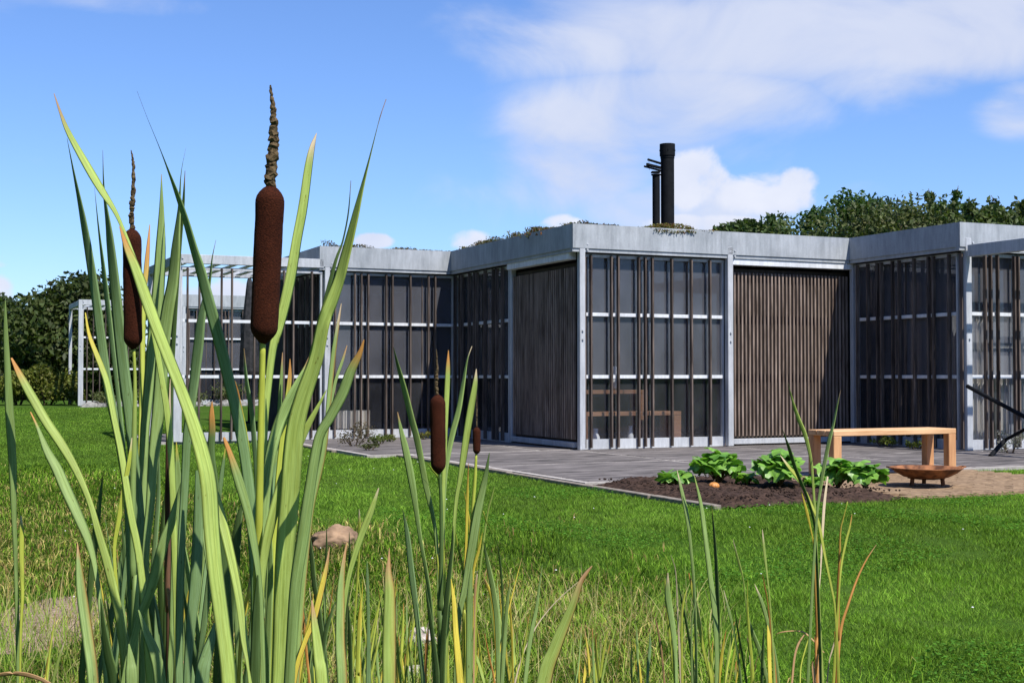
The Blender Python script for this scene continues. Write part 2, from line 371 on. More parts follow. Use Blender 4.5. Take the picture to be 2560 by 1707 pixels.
def rockmesh(name, mt, r, seed, flat=.7, sub=2, rough=.25):
    bm = bmesh.new(); bmesh.ops.create_icosphere(bm, subdivisions=sub, radius=1)
    for v in bm.verts:
        n = noise.noise(v.co * 1.3 + Vector((seed, 0, 0))) * rough * 1.6 + noise.noise(v.co * 3.5 + Vector((seed, 5, 0))) * rough * .5
        v.co *= (1 + n); v.co.z *= flat; v.co *= r
    if sub > 3:
        for v in bm.verts: v.co *= 1 + .05 * noise.noise(v.co * 40 / 1) + .03 * noise.noise(v.co * 90)
    me = bpy.data.meshes.new(name); bm.to_mesh(me); bm.free(); me.materials.append(mt)
    if sub > 3: me.polygons.foreach_set('use_smooth', [True] * len(me.polygons))
    return me
mb = MB()
for i in range(900):
    u, v = random.uniform(-2.45, -.7), random.uniform(-7.3, -5.1); r = random.uniform(.006, .018)
    c = Vector((u, v, .042)); vs = [c + Vector((random.uniform(-1, 1), random.uniform(-1, 1), random.uniform(0, 1))).normalized() * r * random.uniform(.7, 1.2) for _ in range(4)]
    vs = [c + Vector((a, b, zz)) * r * random.uniform(.7, 1.3) for a, b, zz in ((1,0,0),(-.5,.9,0),(-.5,-.9,0),(.1,.1,.55),(0,0,-.8))]
    mb.add(vs, [(0,1,3),(1,2,3),(2,0,3),(1,0,4),(2,1,4),(0,2,4)])
o = mb.build('soil_clods', M['soil'], None, C0, TH); tag(o, 'loose dark clods lying on the soil of the garden bed', 'soil clods', kind='stuff')

# ------------------------------------------------------------------ pavilion
pav = empty('pavilion', C0, TH, 'long flat roofed pavilion of galvanised steel and dark timber slats, its corner towards the lawn', 'building')
Z_F0, Z_F1 = 2.69, 3.07                    # fascia
RAILS = (.99, 1.845)
slat_me = bevel_box('slat', M['slat'], -.013, .013, -.055, 0, .02, 2.66, .003)
lou_me = bevel_box('slat', M['louvre'], -.014, .014, -.036, 0, .13, 2.50, .004)
pane_cache = {}
bolt_me = MB().tube([(0, .0, 0), (0, -.018, 0)], .014, 8).mesh('bolt'); bolt_me.materials.append(M['post'])
def post(parent, x, y, z1=2.86, w=.085, rz=0, bolts=True, name='post', z0=0):
    me = bevel_box(name, M['post'], -w / 2, w / 2, -w / 2, w / 2, z0, z1, .006)
    o = inst(name, me, parent, (x, y, 0), rz)
    if bolts:
        for z in (z1 - .06, z1 - .14): inst('bolt', bolt_me, o, (.075, -w / 2 + .01, z))
        for z in (1.62, 1.5): inst('bolt', bolt_me, o, (0, -w / 2, z))
    return o
def lattice(parent, x, y, rz, W, slats, glass=True, z1=2.70, name='lattice_screen', twist=0):
    f = MB(); f.box(0, W, -.028, .05, .0, .135); f.box(0, W, -.028, .03, 2.63, 2.672); f.box(0, .03, -.02, .045, .135, 2.63); f.box(W - .03, W, -.02, .045, .135, 2.63)
    sc_ = f.build(name, M['post'], parent, (x, y, 0), rz)
    for z in RAILS:
        inst('rail', bevel_box('rail', M['header'], .03, W - .03, -.028, .012, z - .024, z + .024, .003), sc_)
    for s in slats: inst('slat', slat_me, sc_, (s, -.030, 0), 0)
    if glass:
        nP = 4; w = (W - .06) / nP
        for k in range(nP):
            for a, b in ((.135, RAILS[0] - .024), (RAILS[0] + .024, RAILS[1] - .024), (RAILS[1] + .024, 2.63)):
                key = (round(w, 3), a)
                if key not in pane_cache: pane_cache[key] = MB().box(.006, w - .006, .022, .030, a, b).mesh('pane'); pane_cache[key].materials.append(M['clear'] if a < .5 else M['glass'])
                inst('pane', pane_cache[key], sc_, (.03 + k * w, 0, 0))
        mu = bevel_box('mullion', M['slat'], -.008, .008, .012, .044, .135, 2.63, .002)
        for k in range(1, nP): inst('mullion', mu, sc_, (.03 + k * w, 0, 0))
    return sc_
def fascia(parent, x, y, rz, W, n=1, name='fascia_panel', ends=(0, 0)):
    w = W / n
    for k in range(n):
        a = .0 if k else 0; f = MB()
        f.box(k * w + (.0 if k == 0 else .002), (k + 1) * w - .002, -.13, -.06, Z_F0 + .05, Z_F1)
        f.box(k * w, (k + 1) * w - .002, -.115, -.06, Z_F0, Z_F0 + .05)
        f.build(name, M['steel'], parent, (x, y, 0), rz)
def door(parent, x, y, rz, W, n, mt_back, name='louvred_door'):
    f = MB(); f.box(0, W, .06, .10, .10, 2.56)
    d = f.build(name, mt_back, parent, (x, y, 0), rz)
    inst('header_beam', bevel_box('header_beam', M['header'], 0.003, W - .003, -.10, .02, 2.60, 2.735, .004), d)
    inst('track', bevel_box('track', M['post'], 0, W, -.03, .05, .02, .095, .004), d)
    inst('cross_bar', bevel_box('cross_bar', M['doorwood'], .02, W - .02, .03, .052, 1.80, 1.88, .003), d)
    inst('cross_bar', bevel_box('cross_bar', M['doorwood'], .02, W - .02, .03, .052, .95, 1.03, .003), d)
    for k in range(n):
        o = inst('slat', lou_me, d, (.04 + (W - .08) * k / (n - 1), .028, 0))
    return d
US = 2.41; U1 = 4.66; V1 = 4.45; V2 = -2.30; UL = -2.24
# lit wall right of the near corner
post(pav, .02, -.085); post(pav, US, -.085, w=.09)
sl = [t_u(1400 + c / 2.53, -.10) - .065 for c in (165, 205, 335, 378, 508, 550, 595, 718, 842, 960)]
lattice(pav, .065, 0, 0, US - .11, [s for s in sl if s > .0])
fascia(pav, -.13, 0, 0, U1 + .10, 2)
door(pav, US + .05, .0, 0, U1 - US - .09, 33, M['doorwood'])
# shaded wall left of the near corner: local x runs towards the viewer
post(pav, .02, 2.16, w=.08, bolts=False, z1=2.80); 
door(pav, 0, 2.12, R(-90), 2.06, 30, M['doorwood'])
lattice(pav, 0, V1 - .03, R(-90), V1 - 2.24, [.12, .34, .42, .74, .95, 1.05, 1.38, 1.7, 1.84, 2.05])
fascia(pav, 0, V1 - .07, R(-90), V1 - .07 + .06, 2)
# next lit wall, further left
sl = [t_u(700 + c / 2.8, V1 - .10) - UL - .05 for c in (390, 528, 574, 622, 748, 792, 918, 1045, 1092)]
lattice(pav, UL + .05, V1, 0, -UL - .07, [s for s in sl if s > .02])
post(pav, UL, V1 - .085, z1=2.86); fascia(pav, UL - .13, V1, 0, -UL, 1)
lattice(pav, UL, V1 + 2.36, R(-90), 2.3, [.15, .4, .52, .8, 1.1, 1.2, 1.5, 1.8, 1.9, 2.15]); fascia(pav, UL, V1 + 2.4, R(-90), 2.4 + .06, 1)
# the wall right of the door, coming forward, and the next lit wall
post(pav, U1 - .02, -.07, w=.07, bolts=False, z1=2.70)
lattice(pav, U1, -.12, R(-90), -V2 - .16, [.10, .34, .55, .64, .88, 1.02, 1.33, 1.62, 1.72, 2.02])
fascia(pav, U1, -.13, R(-90), -V2 - .13 + .06, 1)
post(pav, U1 + .02, V2 - .085, w=.10)
sl = [t_u(2100 + c / 2.528, V2 - .1) - U1 - .08 for c in (785, 820, 935, 970, 1015, 1120, 1145)] + [1.45, 1.75, 1.83, 2.1]
lattice(pav, U1 + .08, V2, 0, 2.4, sl); fascia(pav, U1 - .13, V2, 0, 5.0, 2)
post(pav, U1 + 2.52, V2 - .085)
lattice(pav, U1 + 2.58, V2, 0, 2.4, [.2, .5, .6, 1.0, 1.4, 1.5, 1.9, 2.2])
# roof, floor, inner walls
rf = MB(); rf.box(-.05, 9.6, .0, 9.0, 2.76, 3.0); rf.box(U1 - .05, 9.6, V2, -.003, 2.76, 3.0); rf.box(UL, -.053, V1, 9.0, 2.76, 3.0)
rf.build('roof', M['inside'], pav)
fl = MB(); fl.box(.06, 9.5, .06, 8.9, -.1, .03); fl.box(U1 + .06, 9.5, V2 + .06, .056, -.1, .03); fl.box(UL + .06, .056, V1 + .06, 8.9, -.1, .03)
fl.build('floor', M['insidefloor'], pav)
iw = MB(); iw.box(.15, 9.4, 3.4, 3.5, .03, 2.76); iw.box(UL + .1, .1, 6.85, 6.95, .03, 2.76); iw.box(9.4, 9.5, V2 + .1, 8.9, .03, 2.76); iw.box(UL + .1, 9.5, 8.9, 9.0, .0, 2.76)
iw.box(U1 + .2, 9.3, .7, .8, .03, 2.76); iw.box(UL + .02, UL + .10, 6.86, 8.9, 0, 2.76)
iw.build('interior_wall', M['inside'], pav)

# furniture seen through the glass
def tabletop_unit(name, u0, u1, v0, v1, z, legz, label, cat):
    r = empty(name, uv(u0, v0), TH, label, cat); w = u1 - u0; d = v1 - v0
    inst('tabletop', bevel_box('tabletop', M['oakdim'], 0, w, 0, d, z - .055, z, .004), r)
    inst('side_panel', bevel_box('side_panel', M['oakdim'], 0, .12, .003, d - .003, .03, z - .057, .004), r)
    inst('side_panel', bevel_box('side_panel', M['oakdim'], w - .12, w, .003, d - .003, .03, z - .057, .004), r)
    return r
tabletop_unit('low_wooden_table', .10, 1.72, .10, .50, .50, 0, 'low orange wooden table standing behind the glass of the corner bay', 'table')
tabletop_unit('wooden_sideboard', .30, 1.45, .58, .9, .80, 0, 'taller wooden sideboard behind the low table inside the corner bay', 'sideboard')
def vase(u, v, z, h, r, label, nm='vase'):
    pts = [(0, r * .6), (.15, r), (.5, r * .9), (.75, r * .5), (1, r * .6)]
    mb = MB(); mb.tube([(0, 0, a * h) for a, _ in pts], [b for _, b in pts], 10)
    o = mb.build(nm, M['white'], None, uv(u, v, z), TH, True); tag(o, label, 'vase')
vase(.42, .66, .80, .26, .05, 'slim white vase on the left of the sideboard behind the glass')
vase(.95, .68, .80, .34, .07, 'tall white vase in the middle of the sideboard behind the glass')
vase(.44, .30, .03, .24, .07, 'white pot on the floor under the left end of the low table')
vase(1.0, .30, .03, .27, .05, 'white jug on the floor under the middle of the low table')
# curtain behind the far right bay
def curtain(u0, u1, v, z0, z1, label):
    n = 60; vs = []; 
    for i in range(n + 1):
        u = u0 + (u1 - u0) * i / n; y = v + .035 * math.sin(i * .9) + .015 * math.sin(i * 2.3)
        vs += [(u, y, z0), (u, y, z1)]
    for i in range(n + 1):
        u = u0 + (u1 - u0) * i / n; y = v + .012 + .035 * math.sin(i * .9) + .015 * math.sin(i * 2.3)
        vs += [(u, y, z0), (u, y, z1)]
    k = 2 * (n + 1); fs = [(2*i, 2*i+2, 2*i+3, 2*i+1) for i in range(n)] + [(k+2*i, k+2*i+1, k+2*i+3, k+2*i+2) for i in range(n)]
    o = MB().add(vs, fs).build('curtain', M['curtain'], None, C0, TH, True); tag(o, label, 'curtain')
curtain(U1 + .12, U1 + .66, V2 + .12, .1, 1.86, 'cream curtain drawn behind the left end of the far right glass bay')
curtain(U1 + .72, U1 + .95, V2 + .13, .1, .98, 'narrow cream curtain strip in the lower part of the far right bay')
bl = MB(); bl.box(0, 2.2, 0, .012, .10, 1.84).build('blind', simple('pale_grey_blind_cloth', (.26, .265, .265), (.36, .365, .36), 6, .9, 0, (1, 1, .2), 0), None, uv(U1 + .14, V2 + .32), TH)
tag(bpy.data.objects['blind'], 'pale grey blind hanging behind the curtains of the far right bay', 'blind')
curtain(UL + .25, UL + .85, V1 + .30, .14, .44, 'low pale cloth added for a whitish glow at the foot of the left glass bay')  # added cloth stands in for a pale glow low in the bay

# slim flue pipes on the roof
def chimney():
    d = 20.9
    base = at(1669, 560, d); r = empty('chimney', (base.x, base.y, 3.0), 0, 'tall matt black double flue with a vane cowl on the roof', 'chimney')
    s = d / F
    ztop = at(1669, 361, d).z - 3.0; zc = at(1669, 392, d).z - 3.0
    rr = 18 * s
    mb = MB(); mb.tube([(0, 0, 0), (0, 0, zc)], rr * .94, 24); mb.build('flue_pipe', M['black'], r, smooth=False)
    cp = MB(); cp.tube([(0, 0, zc + .01), (0, 0, ztop)], rr * 1.08, 24); cp.tube([(0, 0, zc - .03), (0, 0, zc + .012)], rr * .99, 24); c_ = cp.build('flue_cap', M['black'], r)
    for k in range(8):
        a = k * math.pi / 4; MB().box(-.012, .012, -.004, .004, -.012, .012).build('rivet', M['black'], c_, (rr * 1.08 * math.cos(a), rr * 1.08 * math.sin(a), ztop - .10), a + R(90))
    x2 = (1640 - 1669) * s; z2 = at(1640, 440, d).z - 3.0
    MB().tube([(x2, -.03, 0), (x2, -.03, z2)], 9.5 * s, 16).build('small_flue_pipe', M['black'], r)
    MB().tube([(x2, -.03, z2 + .005), (x2, -.03, z2 + .02)], 12.5 * s, 16).build('rain_cap', M['black'], r)
    MB().box((1628 - 1669) * s, (1650 - 1669) * s, -.1, .05, z2 + .045, z2 + .062).build('rain_cap', M['black'], r)
    br = MB()
    def bar(x0, y0, x1, y1, h=.016, dep=.05):
        a = at(x0, y0, d); b = at(x1, y1, d); A = Vector((a.x - base.x, 0, a.z - 3)); B = Vector((b.x - base.x, 0, b.z - 3))
        br.add([A+Vector((0,-dep,-h)),B+Vector((0,-dep,-h)),B+Vector((0,dep,-h)),A+Vector((0,dep,-h)),A+Vector((0,-dep,h)),B+Vector((0,-dep,h)),B+Vector((0,dep,h)),A+Vector((0,dep,h))],
               [(0,3,2,1),(4,5,6,7),(0,1,5,4),(1,2,6,5),(2,3,7,6),(3,0,4,7)])
    bar(1619, 399, 1652, 409, .010); bar(1616, 411, 1652, 420, .016); bar(1610, 416, 1652, 427, .010, .035); bar(1622, 399, 1624, 424, .016, .01)
    bar(1640, 404, 1642, 440, .012, .008)
    br.build('vane_cowl', M['black'], r)
chimney()

# ------------------------------------------------------------------ pergolas
def pergola(name, u0, u1, v0, depth, label, zb=0, dark=True, nl=9, slats=(), front_post_right=False):
    r = empty(name, uv(u0, v0, zb), TH, label, 'pergola'); W = u1 - u0
    post(r, 0, -.085, z1=2.86, w=.10); 
    post(r, 0, depth, z1=2.80, w=.085, bolts=False)
    inst('beam', bevel_box('beam', M['post'], .052, W, -.13, -.05, 2.72, 2.86, .004), r)
    inst('beam', bevel_box('beam', M['post'], -.04, .04, -.03, depth - .05, 2.70, 2.84, .004), r)
    inst('beam', bevel_box('beam', M['post'], .045, W, depth - .04, depth + .04, 2.70, 2.84, .004), r)
    lm = bevel_box('louvre', M['header'], -.045, .045, -.03, depth - .06, 2.735, 2.755, .003)
    for k in range(nl):
        inst('louvre', lm, r, (.15 + (W - .2) * k / nl, 0, 0))
    lattice(r, .055, -.06, 0, W - .07, slats, glass=False)
    return r
pergola('pergola', UL - 2.36, UL - .06, V1, 2.3, 'open steel pergola frame joined to the left end of the pavilion', slats=[.1, .28, .62, .78, 1.13, 1.28, 1.6, 1.75, 2.05], nl=8)
# far wing and its pergola, across the garden
fw = empty('garden_wing', uv(-1.35, 21.3, .2), TH, 'far low wing with grey fascia seen through the near pergola', 'building')
post(fw, 0, -.085); fascia(fw, -.1, 0, 0, 6, 2)
for k in range(2):
    lattice(fw, .06 + 2.4 * k, 0, 0, 2.3, [.1, .3, .42, .8, 1.1, 1.2, 1.6, 1.9, 2.1]); post(fw, 2.42 + 2.4 * k, -.085)
mb = MB(); mb.box(0, 6, .2, 5, 2.76, 3.0); mb.build('roof', M['inside'], fw)
mb = MB(); mb.box(.1, 5.9, 2.5, 2.6, 0, 2.76); mb.box(.1, .2, .3, 2.49, 0, 2.75); mb.build('interior_wall', M['inside'], fw)
pergola('pergola', -4.1, -1.42, 21.3, 2.3, 'far pergola frame by the dark tree at the left edge of the garden', zb=.2, slats=[.12, .28, .45, .6, .7, .95, 1.1, 1.2, 1.5, 1.62, 1.9, 2.05, 2.2, 2.4], nl=9)
# pergola beam and prop right of the picture
pr = empty('side_pergola', uv(U1, V2 - .2), TH, 'dark steel pergola reaching forward from the right end of the pavilion', 'pergola')
inst('beam', bevel_box('beam', M['post'], -.05, .05, -3.2, 0.02, 2.60, 2.76, .004), pr)
inst('beam', bevel_box('beam', M['post'], .055, 3.0, -3.2, -3.1, 2.60, 2.76, .004), pr)
inst('post', bevel_box('post', M['post'], 2.9, 3.0, -3.095, -3.0, 0, 2.595, .004), pr)
lm = bevel_box('louvre', M['header'], .055, 2.95, -.03, .03, 2.66, 2.70, .003)
for k in range(8): inst('louvre', lm, pr, (0, -.25 - k * .36, 0))
# slanting black bar with foot (folded frame leaning by the right bay)
hr = empty('handrail', at(2440, 1125, 16.6), 0, 'black slanting bar with a short foot leaning before the right glass bay', 'handrail'); o0 = hr.location.copy()
a = at(2418, 965, 17.2) - o0; b = at(2600, 1062, 16.2) - o0
MB().tube([a, b], .028, 8).build('bar', M['black'], hr)
a = at(2512, 1100, 16.8) - o0; b = at(2476, 1132, 16.6) - o0; b.z = -o0.z + .0
MB().tube([a, b], .03, 8).build('foot', M['black'], hr)
MB().tube([at(2590, 1058, 16.25) - o0, at(2512, 1100, 16.8) - o0], .022, 8).build('bar', M['black'], hr)

# closed parasol behind the near pergola
pp = at(622, 1060, 27); pp.z = 0
par = empty('closed_parasol', pp, 0, 'closed charcoal parasol standing behind the near pergola', 'parasol')
MB().tube([(0, 0, 0), (0, 0, 3.0)], .025, 8).build('pole', M['black'], par)
MB().tube([(0, 0, .95), (0, 0, 1.1), (0, 0, 1.9), (0, 0, 2.9), (0, 0, 3.1)], [.17, .21, .17, .06, .01], 9).build('canopy', M['parasol'], par)
MB().tube([(0, 0, 0), (0, 0, .08)], .25, 12).build('base', M['black'], par)

# ------------------------------------------------------------------ bench and fire bowl
bench = empty('garden_bench', uv(.07, -5.42), TH, 'orange wooden bench with box frame legs at the terrace edge', 'bench')
BL, BD, BH = 1.58, .42, .455
for k in range(3):
    inst('seat_board', bevel_box('seat_board', M['oak'], 0, BL, k * BD / 3 + .002, (k + 1) * BD / 3 - .003, BH - .055, BH, .005), bench)
for x in (0, BL - .10):
    for y in (0, BD - .09):
        inst('leg', bevel_box('leg', M['oakleg'], x + .001, x + .099, y + .003, y + .088, 0, BH - .056, .005), bench)
    inst('stretcher', bevel_box('stretcher', M['oakleg'], x + .012, x + .088, .09, BD - .092, .0, .055, .004), bench)
bc = uv(.23, -6.55)
bowl = empty('fire_bowl', (bc.x, bc.y, 0), 0, 'shallow rusty steel fire bowl on short legs beside the bench', 'fire bowl')
n = 48; prof = [(0, .05), (.10, .053), (.20, .075), (.28, .118), (.315, .148), (.330, .156), (.330, .162), (.31, .158), (.27, .125), (.19, .085), (.10, .063), (0, .06)]
vs = []; fs = []
for r_, z in prof:
    for k in range(n): vs.append((r_ * math.cos(2*math.pi*k/n), r_ * math.sin(2*math.pi*k/n), z))
for i in range(len(prof) - 1):
    for k in range(n): fs.append((i*n+k, i*n+(k+1) % n, (i+1)*n+(k+1) % n, (i+1)*n+k))
MB().add(vs, fs).build('dish', M['rust'], bowl, smooth=True)
MB().tube([(0, 0, .0605), (0, 0, .072), (0, 0, .078)], [.17, .15, .05], 20).build('ash', M['soil'], bowl)
for k in range(3):
    a = R(200 + 120 * k); MB().tube([(.15*math.cos(a), .15*math.sin(a),   .075), (.16*math.cos(a), .16*math.sin(a), 0)], .020, 8).build('leg', M['rust'], bowl)
for a in (R(185), R(5)):
    MB().tube([(.322*math.cos(a - .12), .322*math.sin(a - .12), .158), (.362*math.cos(a - .1), .362*math.sin(a - .1), .166), (.362*math.cos(a + .1), .362*math.sin(a + .1), .166), (.322*math.cos(a + .12), .322*math.sin(a + .12), .158)], .008, 6).build('handle', M['rust'], bowl)

# ------------------------------------------------------------------ foliage makers
def leaf_cloud(P, size, cols, jitter=.25, up=.3):
    """P (n,3) leaf positions -> quads (bent into two triangles)"""
    n = len(P); d = rng.normal(size=(n, 3)); d /= np.linalg.norm(d, axis=1)[:, None]
    e = rng.normal(size=(n, 3)); e[:, 2] += up; e -= d * (e * d).sum(1)[:, None]; e /= np.linalg.norm(e, axis=1)[:, None]
    s = size * rng.uniform(.6, 1.4, (n, 1)); w = s * .55
    nrm = np.cross(d, e)
    V = np.stack([P - d * s * .5, P + e * w * .5 + nrm * s * .1, P + d * s * .5, P - e * w * .5 + nrm * s * .1], 1).reshape(-1, 3)
    i = np.arange(n)[:, None] * 4; T = np.concatenate([i + [[0, 1, 2]], i + [[0, 2, 3]]], 0)
    c = np.repeat(cols, 4, axis=0); return V, T, c
def crown_points(blobs, n, shell=.55):
    """points filling a set of ellipsoids (cx,cy,cz,rx,ry,rz), denser at the rim"""
    B = np.array(blobs, float); vol = B[:, 3] * B[:, 5]; pick = rng.choice(len(B), n, p=vol / vol.sum())
    d = rng.normal(size=(n, 3)); d /= np.linalg.norm(d, axis=1)[:, None]; r = rng.uniform(shell ** 2, 1, n) ** .5
    b = B[pick]; P = b[:, :3] + d * b[:, 3:6] * r[:, None] * rng.uniform(.85, 1.08, (n, 1)); return P, pick
def leaf_cols(n, base, var=.25, hues=None):
    c = np.tile(np.array(base, float), (n, 1)) * rng.uniform(1 - var, 1 + var, (n, 1)); c *= rng.uniform(.9, 1.1, (n, 3)); return c
def tree(x, y, z, H, Rr, label, cat='tree', name='broadleaf_tree', col=(.055, .095, .022), nleaf=9000, size=.26, group=None, cz=.58, nb=26, trunkfrac=.35, flat=1.0, spiky=0):
    r = empty(name, (x, y, z), random.uniform(0, 6), label, cat, group)
    blobs = []; limbs = MB()
    th = H * trunkfrac; tr = max(.06, H * .022)
    limbs.tube([(0, 0, -.2), (.03, 0, th * .5), (0, .04, th), (.05, 0, H * .7)], [tr * 1.3, tr, tr * .8, tr * .25], 8)
    for k in range(nb):
        a = random.uniform(0, 6.283); rr = Rr * math.sqrt(random.random()) * .72; hh = random.uniform(-1, 1)
        env = math.sqrt(max(.05, 1 - hh * hh)); cx_, cy_ = rr * env * math.cos(a), rr * env * math.sin(a); cz_ = H * cz + hh * H * (1 - cz) * .82 * flat
        br = Rr * random.uniform(.22, .42); blobs.append((cx_, cy_, cz_, br, br, br * random.uniform(.6, .95)))
        if k % 3 == 0: limbs.tube([(0, 0, th * random.uniform(.6, 1)), (cx_ * .4, cy_ * .4, (th + cz_) * .5), (cx_, cy_, cz_)], [tr * .5, tr * .3, tr * .1], 5)
    blobs.append((0, 0, H * cz, Rr * .62, Rr * .62, H * (1 - cz) * .62))
    for k in range(spiky):
        a = k * 2.1; q_ = random.uniform(.1, .45) * Rr; x0, y0 = q_ * math.cos(a), q_ * math.sin(a); zz = H * random.uniform(.86, .93)
        limbs.tube([(x0 * .6, y0 * .6, H * .7), (x0, y0, zz), (x0 * 1.35, y0 * 1.35, zz + H * .11)], [.05, .03, .01], 5)
        for e in range(3): blobs.append((x0 * (1 + .12 * e), y0 * (1 + .12 * e), zz + H * .04 * e - .1, Rr * .10, Rr * .10, H * .03))
    tone = rng.uniform(.7, 1.3, len(blobs))
    P, pick = crown_points(blobs, nleaf, .35)
    P += rng.normal(size=P.shape) * Rr * .02
    c = leaf_cols(nleaf, col, .3) * tone[pick][:, None]
    V, T, cc_ = leaf_cloud(P, size, c)
    inst('crown', np_mesh('crown', V, T, M['foliage'], cc_), r)
    limbs.build('trunk', M['bark'], r, smooth=True); return r
def shrub(p, rx, rz_, label, cat='shrub', name='shrub', col=(.08, .12, .03), n=900, size=.07, group=None, ry=None, stems=True):
    r = empty(name, p, 0, label, cat, group); ry = ry or rx
    bl = []
    for k in range(9):
        a = random.uniform(0, 6.283); q_ = random.random() ** .5; bl.append((rx * .7 * q_ * math.cos(a), ry * .7 * q_ * math.sin(a), rz_ * random.uniform(.3, .75), rx * .4, ry * .4, rz_ * .3))
    P, pick = crown_points(bl, n, .2); P[:, 2] = np.abs(P[:, 2]); tone = rng.uniform(.75, 1.25, len(bl))
    V, T, c = leaf_cloud(P, size, leaf_cols(n, col, .35) * tone[pick][:, None])
    inst('foliage', np_mesh('foliage', V, T, M['foliage'], c), r)
    if stems:
        s = MB()
        for b in bl[:6]: s.tube([(b[0] * .2, b[1] * .2, -.03), (b[0] * .6, b[1] * .6, b[2] * .5), (b[0], b[1], b[2])], [.02 * rx + .004, .013 * rx + .003, .004], 5)
        s.build('stem', M['bark'], r)
    return r

# trees behind the pavilion, right
def tree_at(pxs, pytop, d, Rr, **kw):
    if 'group' in kw: Rr *= 1.3; pytop -= 6
    p = at(pxs, 940, d); top = at(pxs, pytop, d).z; g = float(ground_z(p.x, p.y)); return tree(p.x, p.y, g, top - g, Rr, **kw)
G = 'trees behind the pavilion roof'
specs = [(1815, 552, 44, .9, 'lowest tree at the far left end of the row, just right of the cloud', (.055, .085, .022), 0),
         (1865, 540, 46, 1.1, 'small round dark tree second from the left end of the row behind the roof', (.055, .085, .022), 0),
         (1925, 535, 47, 1.6, 'low green tree behind the roof, third from the left of the row', (.050, .085, .020), 0),
         (2040, 512, 50, 1.9, 'broad green tree left of the tall open crowned tree', (.045, .085, .020), 0),
         (2160, 465, 52, 1.75, 'tall open crowned tree standing highest over the roof', (.045, .085, .020), 0),
         (2265, 505, 50, 1.8, 'dense green tree between the tall tree and the one with upright twigs', (.050, .095, .022), 0),
         (2350, 478, 48, 1.3, 'tree with a few upright twigs on its crown behind the roof', (.048, .088, .020), 2),
         (2470, 500, 44, 1.4, 'olive green tree near the right edge of the picture', (.075, .105, .028), 1),
         (2405, 492, 52, 1.5, 'green tree filling the gap right of the one with upright twigs', (.055, .090, .022), 0),
         (2570, 486, 46, 1.8, 'brownish green tree at the very right edge behind the roof', (.075, .100, .028), 1)]
for px, py, d, Rr, lb, col, sp in specs:
    tree_at(px, py, d, Rr, label=lb, col=col, nleaf=15000, size=.20, group=G, cz=.58, spiky=sp, nb=34)
o_ = at(2230, 650, 40); 
shrub(at(2180, 640, 33) - Vector((0, 0, .6)), 3.2, 2.3, 'pale olive bushes just over the roof edge in front of the trees', col=(.10, .12, .04), n=5000, size=.12, ry=1.2)
def belt(x0, y0, x1, y1, H, n, name, label):
    t_ = rng.random(n); x = x0 + (x1 - x0) * t_ + rng.normal(size=n) * 1.2; y = y0 + (y1 - y0) * t_ + rng.normal(size=n) * 1.2
    top = H * (.82 + .10 * np.sin(t_ * 23) + .08 * np.sin(t_ * 61 + 1)); z = -.4 + top * rng.random(n) ** .8
    V, T, c = leaf_cloud(np.stack([x, y, z], -1), .75, leaf_cols(n, (.05, .08, .02), .35)); o = inst(name, np_mesh(name, V, T, M['foliage'], c)); tag(o, label, 'trees', kind='stuff')
belt(-11, -14, -21, 40, 13, 13000, 'unseen_tree_belt', 'unseen belt of trees added on the left to shade the left facing walls')  # out of view, added to cut sky light on the left-facing walls
belt(-16, -20, 26, -22, 11, 9000, 'unseen_tree_belt', 'dark belt of trees behind the pond')
# left tree and hedge
tree_at(195, 715, 47, 3.3, label='large rounded dark green tree at the left behind the far pergola', col=(.050, .070, .018), nleaf=40000, size=.22, cz=.46, nb=90, trunkfrac=.2)
tree_at(50, 790, 50, 1.9, label='lower dark tree left of the large rounded one', col=(.055, .075, .022), nleaf=9000, size=.20, cz=.5, nb=26, trunkfrac=.2)
tree_at(-30, 700, 56, 1.6, label='tree cut by the left edge of the picture', col=(.055, .08, .025), nleaf=6000, size=.2, cz=.55)
for k, (px, w, h, lb) in enumerate([(45, .9, 1.05, 'yellow green bush at the left edge below the dark tree'), (115, .95, 1.15, 'yellow green bush in the middle of the hedge by the far pergola'), (170, .5, .95, 'small yellow green bush touching the far pergola post')]):
    p = at(px, 1005, 37.5); p.z = float(ground_z(p.x, p.y)); shrub(p, w, h, lb, col=(.13, .15, .025), n=2600, size=.10, group='bushes by the far pergola')
# rubble border and plants under the far pergola
for k in range(26):
    u = -4.0 + (k % 13) * .42 + random.uniform(-.1, .1); o = inst('rubble_stone', rockmesh('rubble_stone', M['rubble'], random.uniform(.13, .25), k), None, uv(u, 20.95 - (k // 13) * .35, .16)); o.rotation_euler = (0, 0, random.uniform(0, 6))
    tag(o, 'grey rubble stone in the border at the foot of the far pergola', 'stone', 'border stones by the far pergola')
for k in range(5):
    p = uv(-3.5 + k * 1.15, 20.7 + .25 * (k % 2), .15); shrub(p, .55, .55 + .2 * (k % 2), ['low weedy plant in the stone border, nearest the far post', 'second low plant along the far stone border', 'middle plant of the far stone border', 'plant right of the middle in the far stone border', 'right hand plant of the far stone border, behind the near pergola'][k], 'plant', 'border_plant', (.10, .12, .04), 500, .07, 'plants in the far stone border')
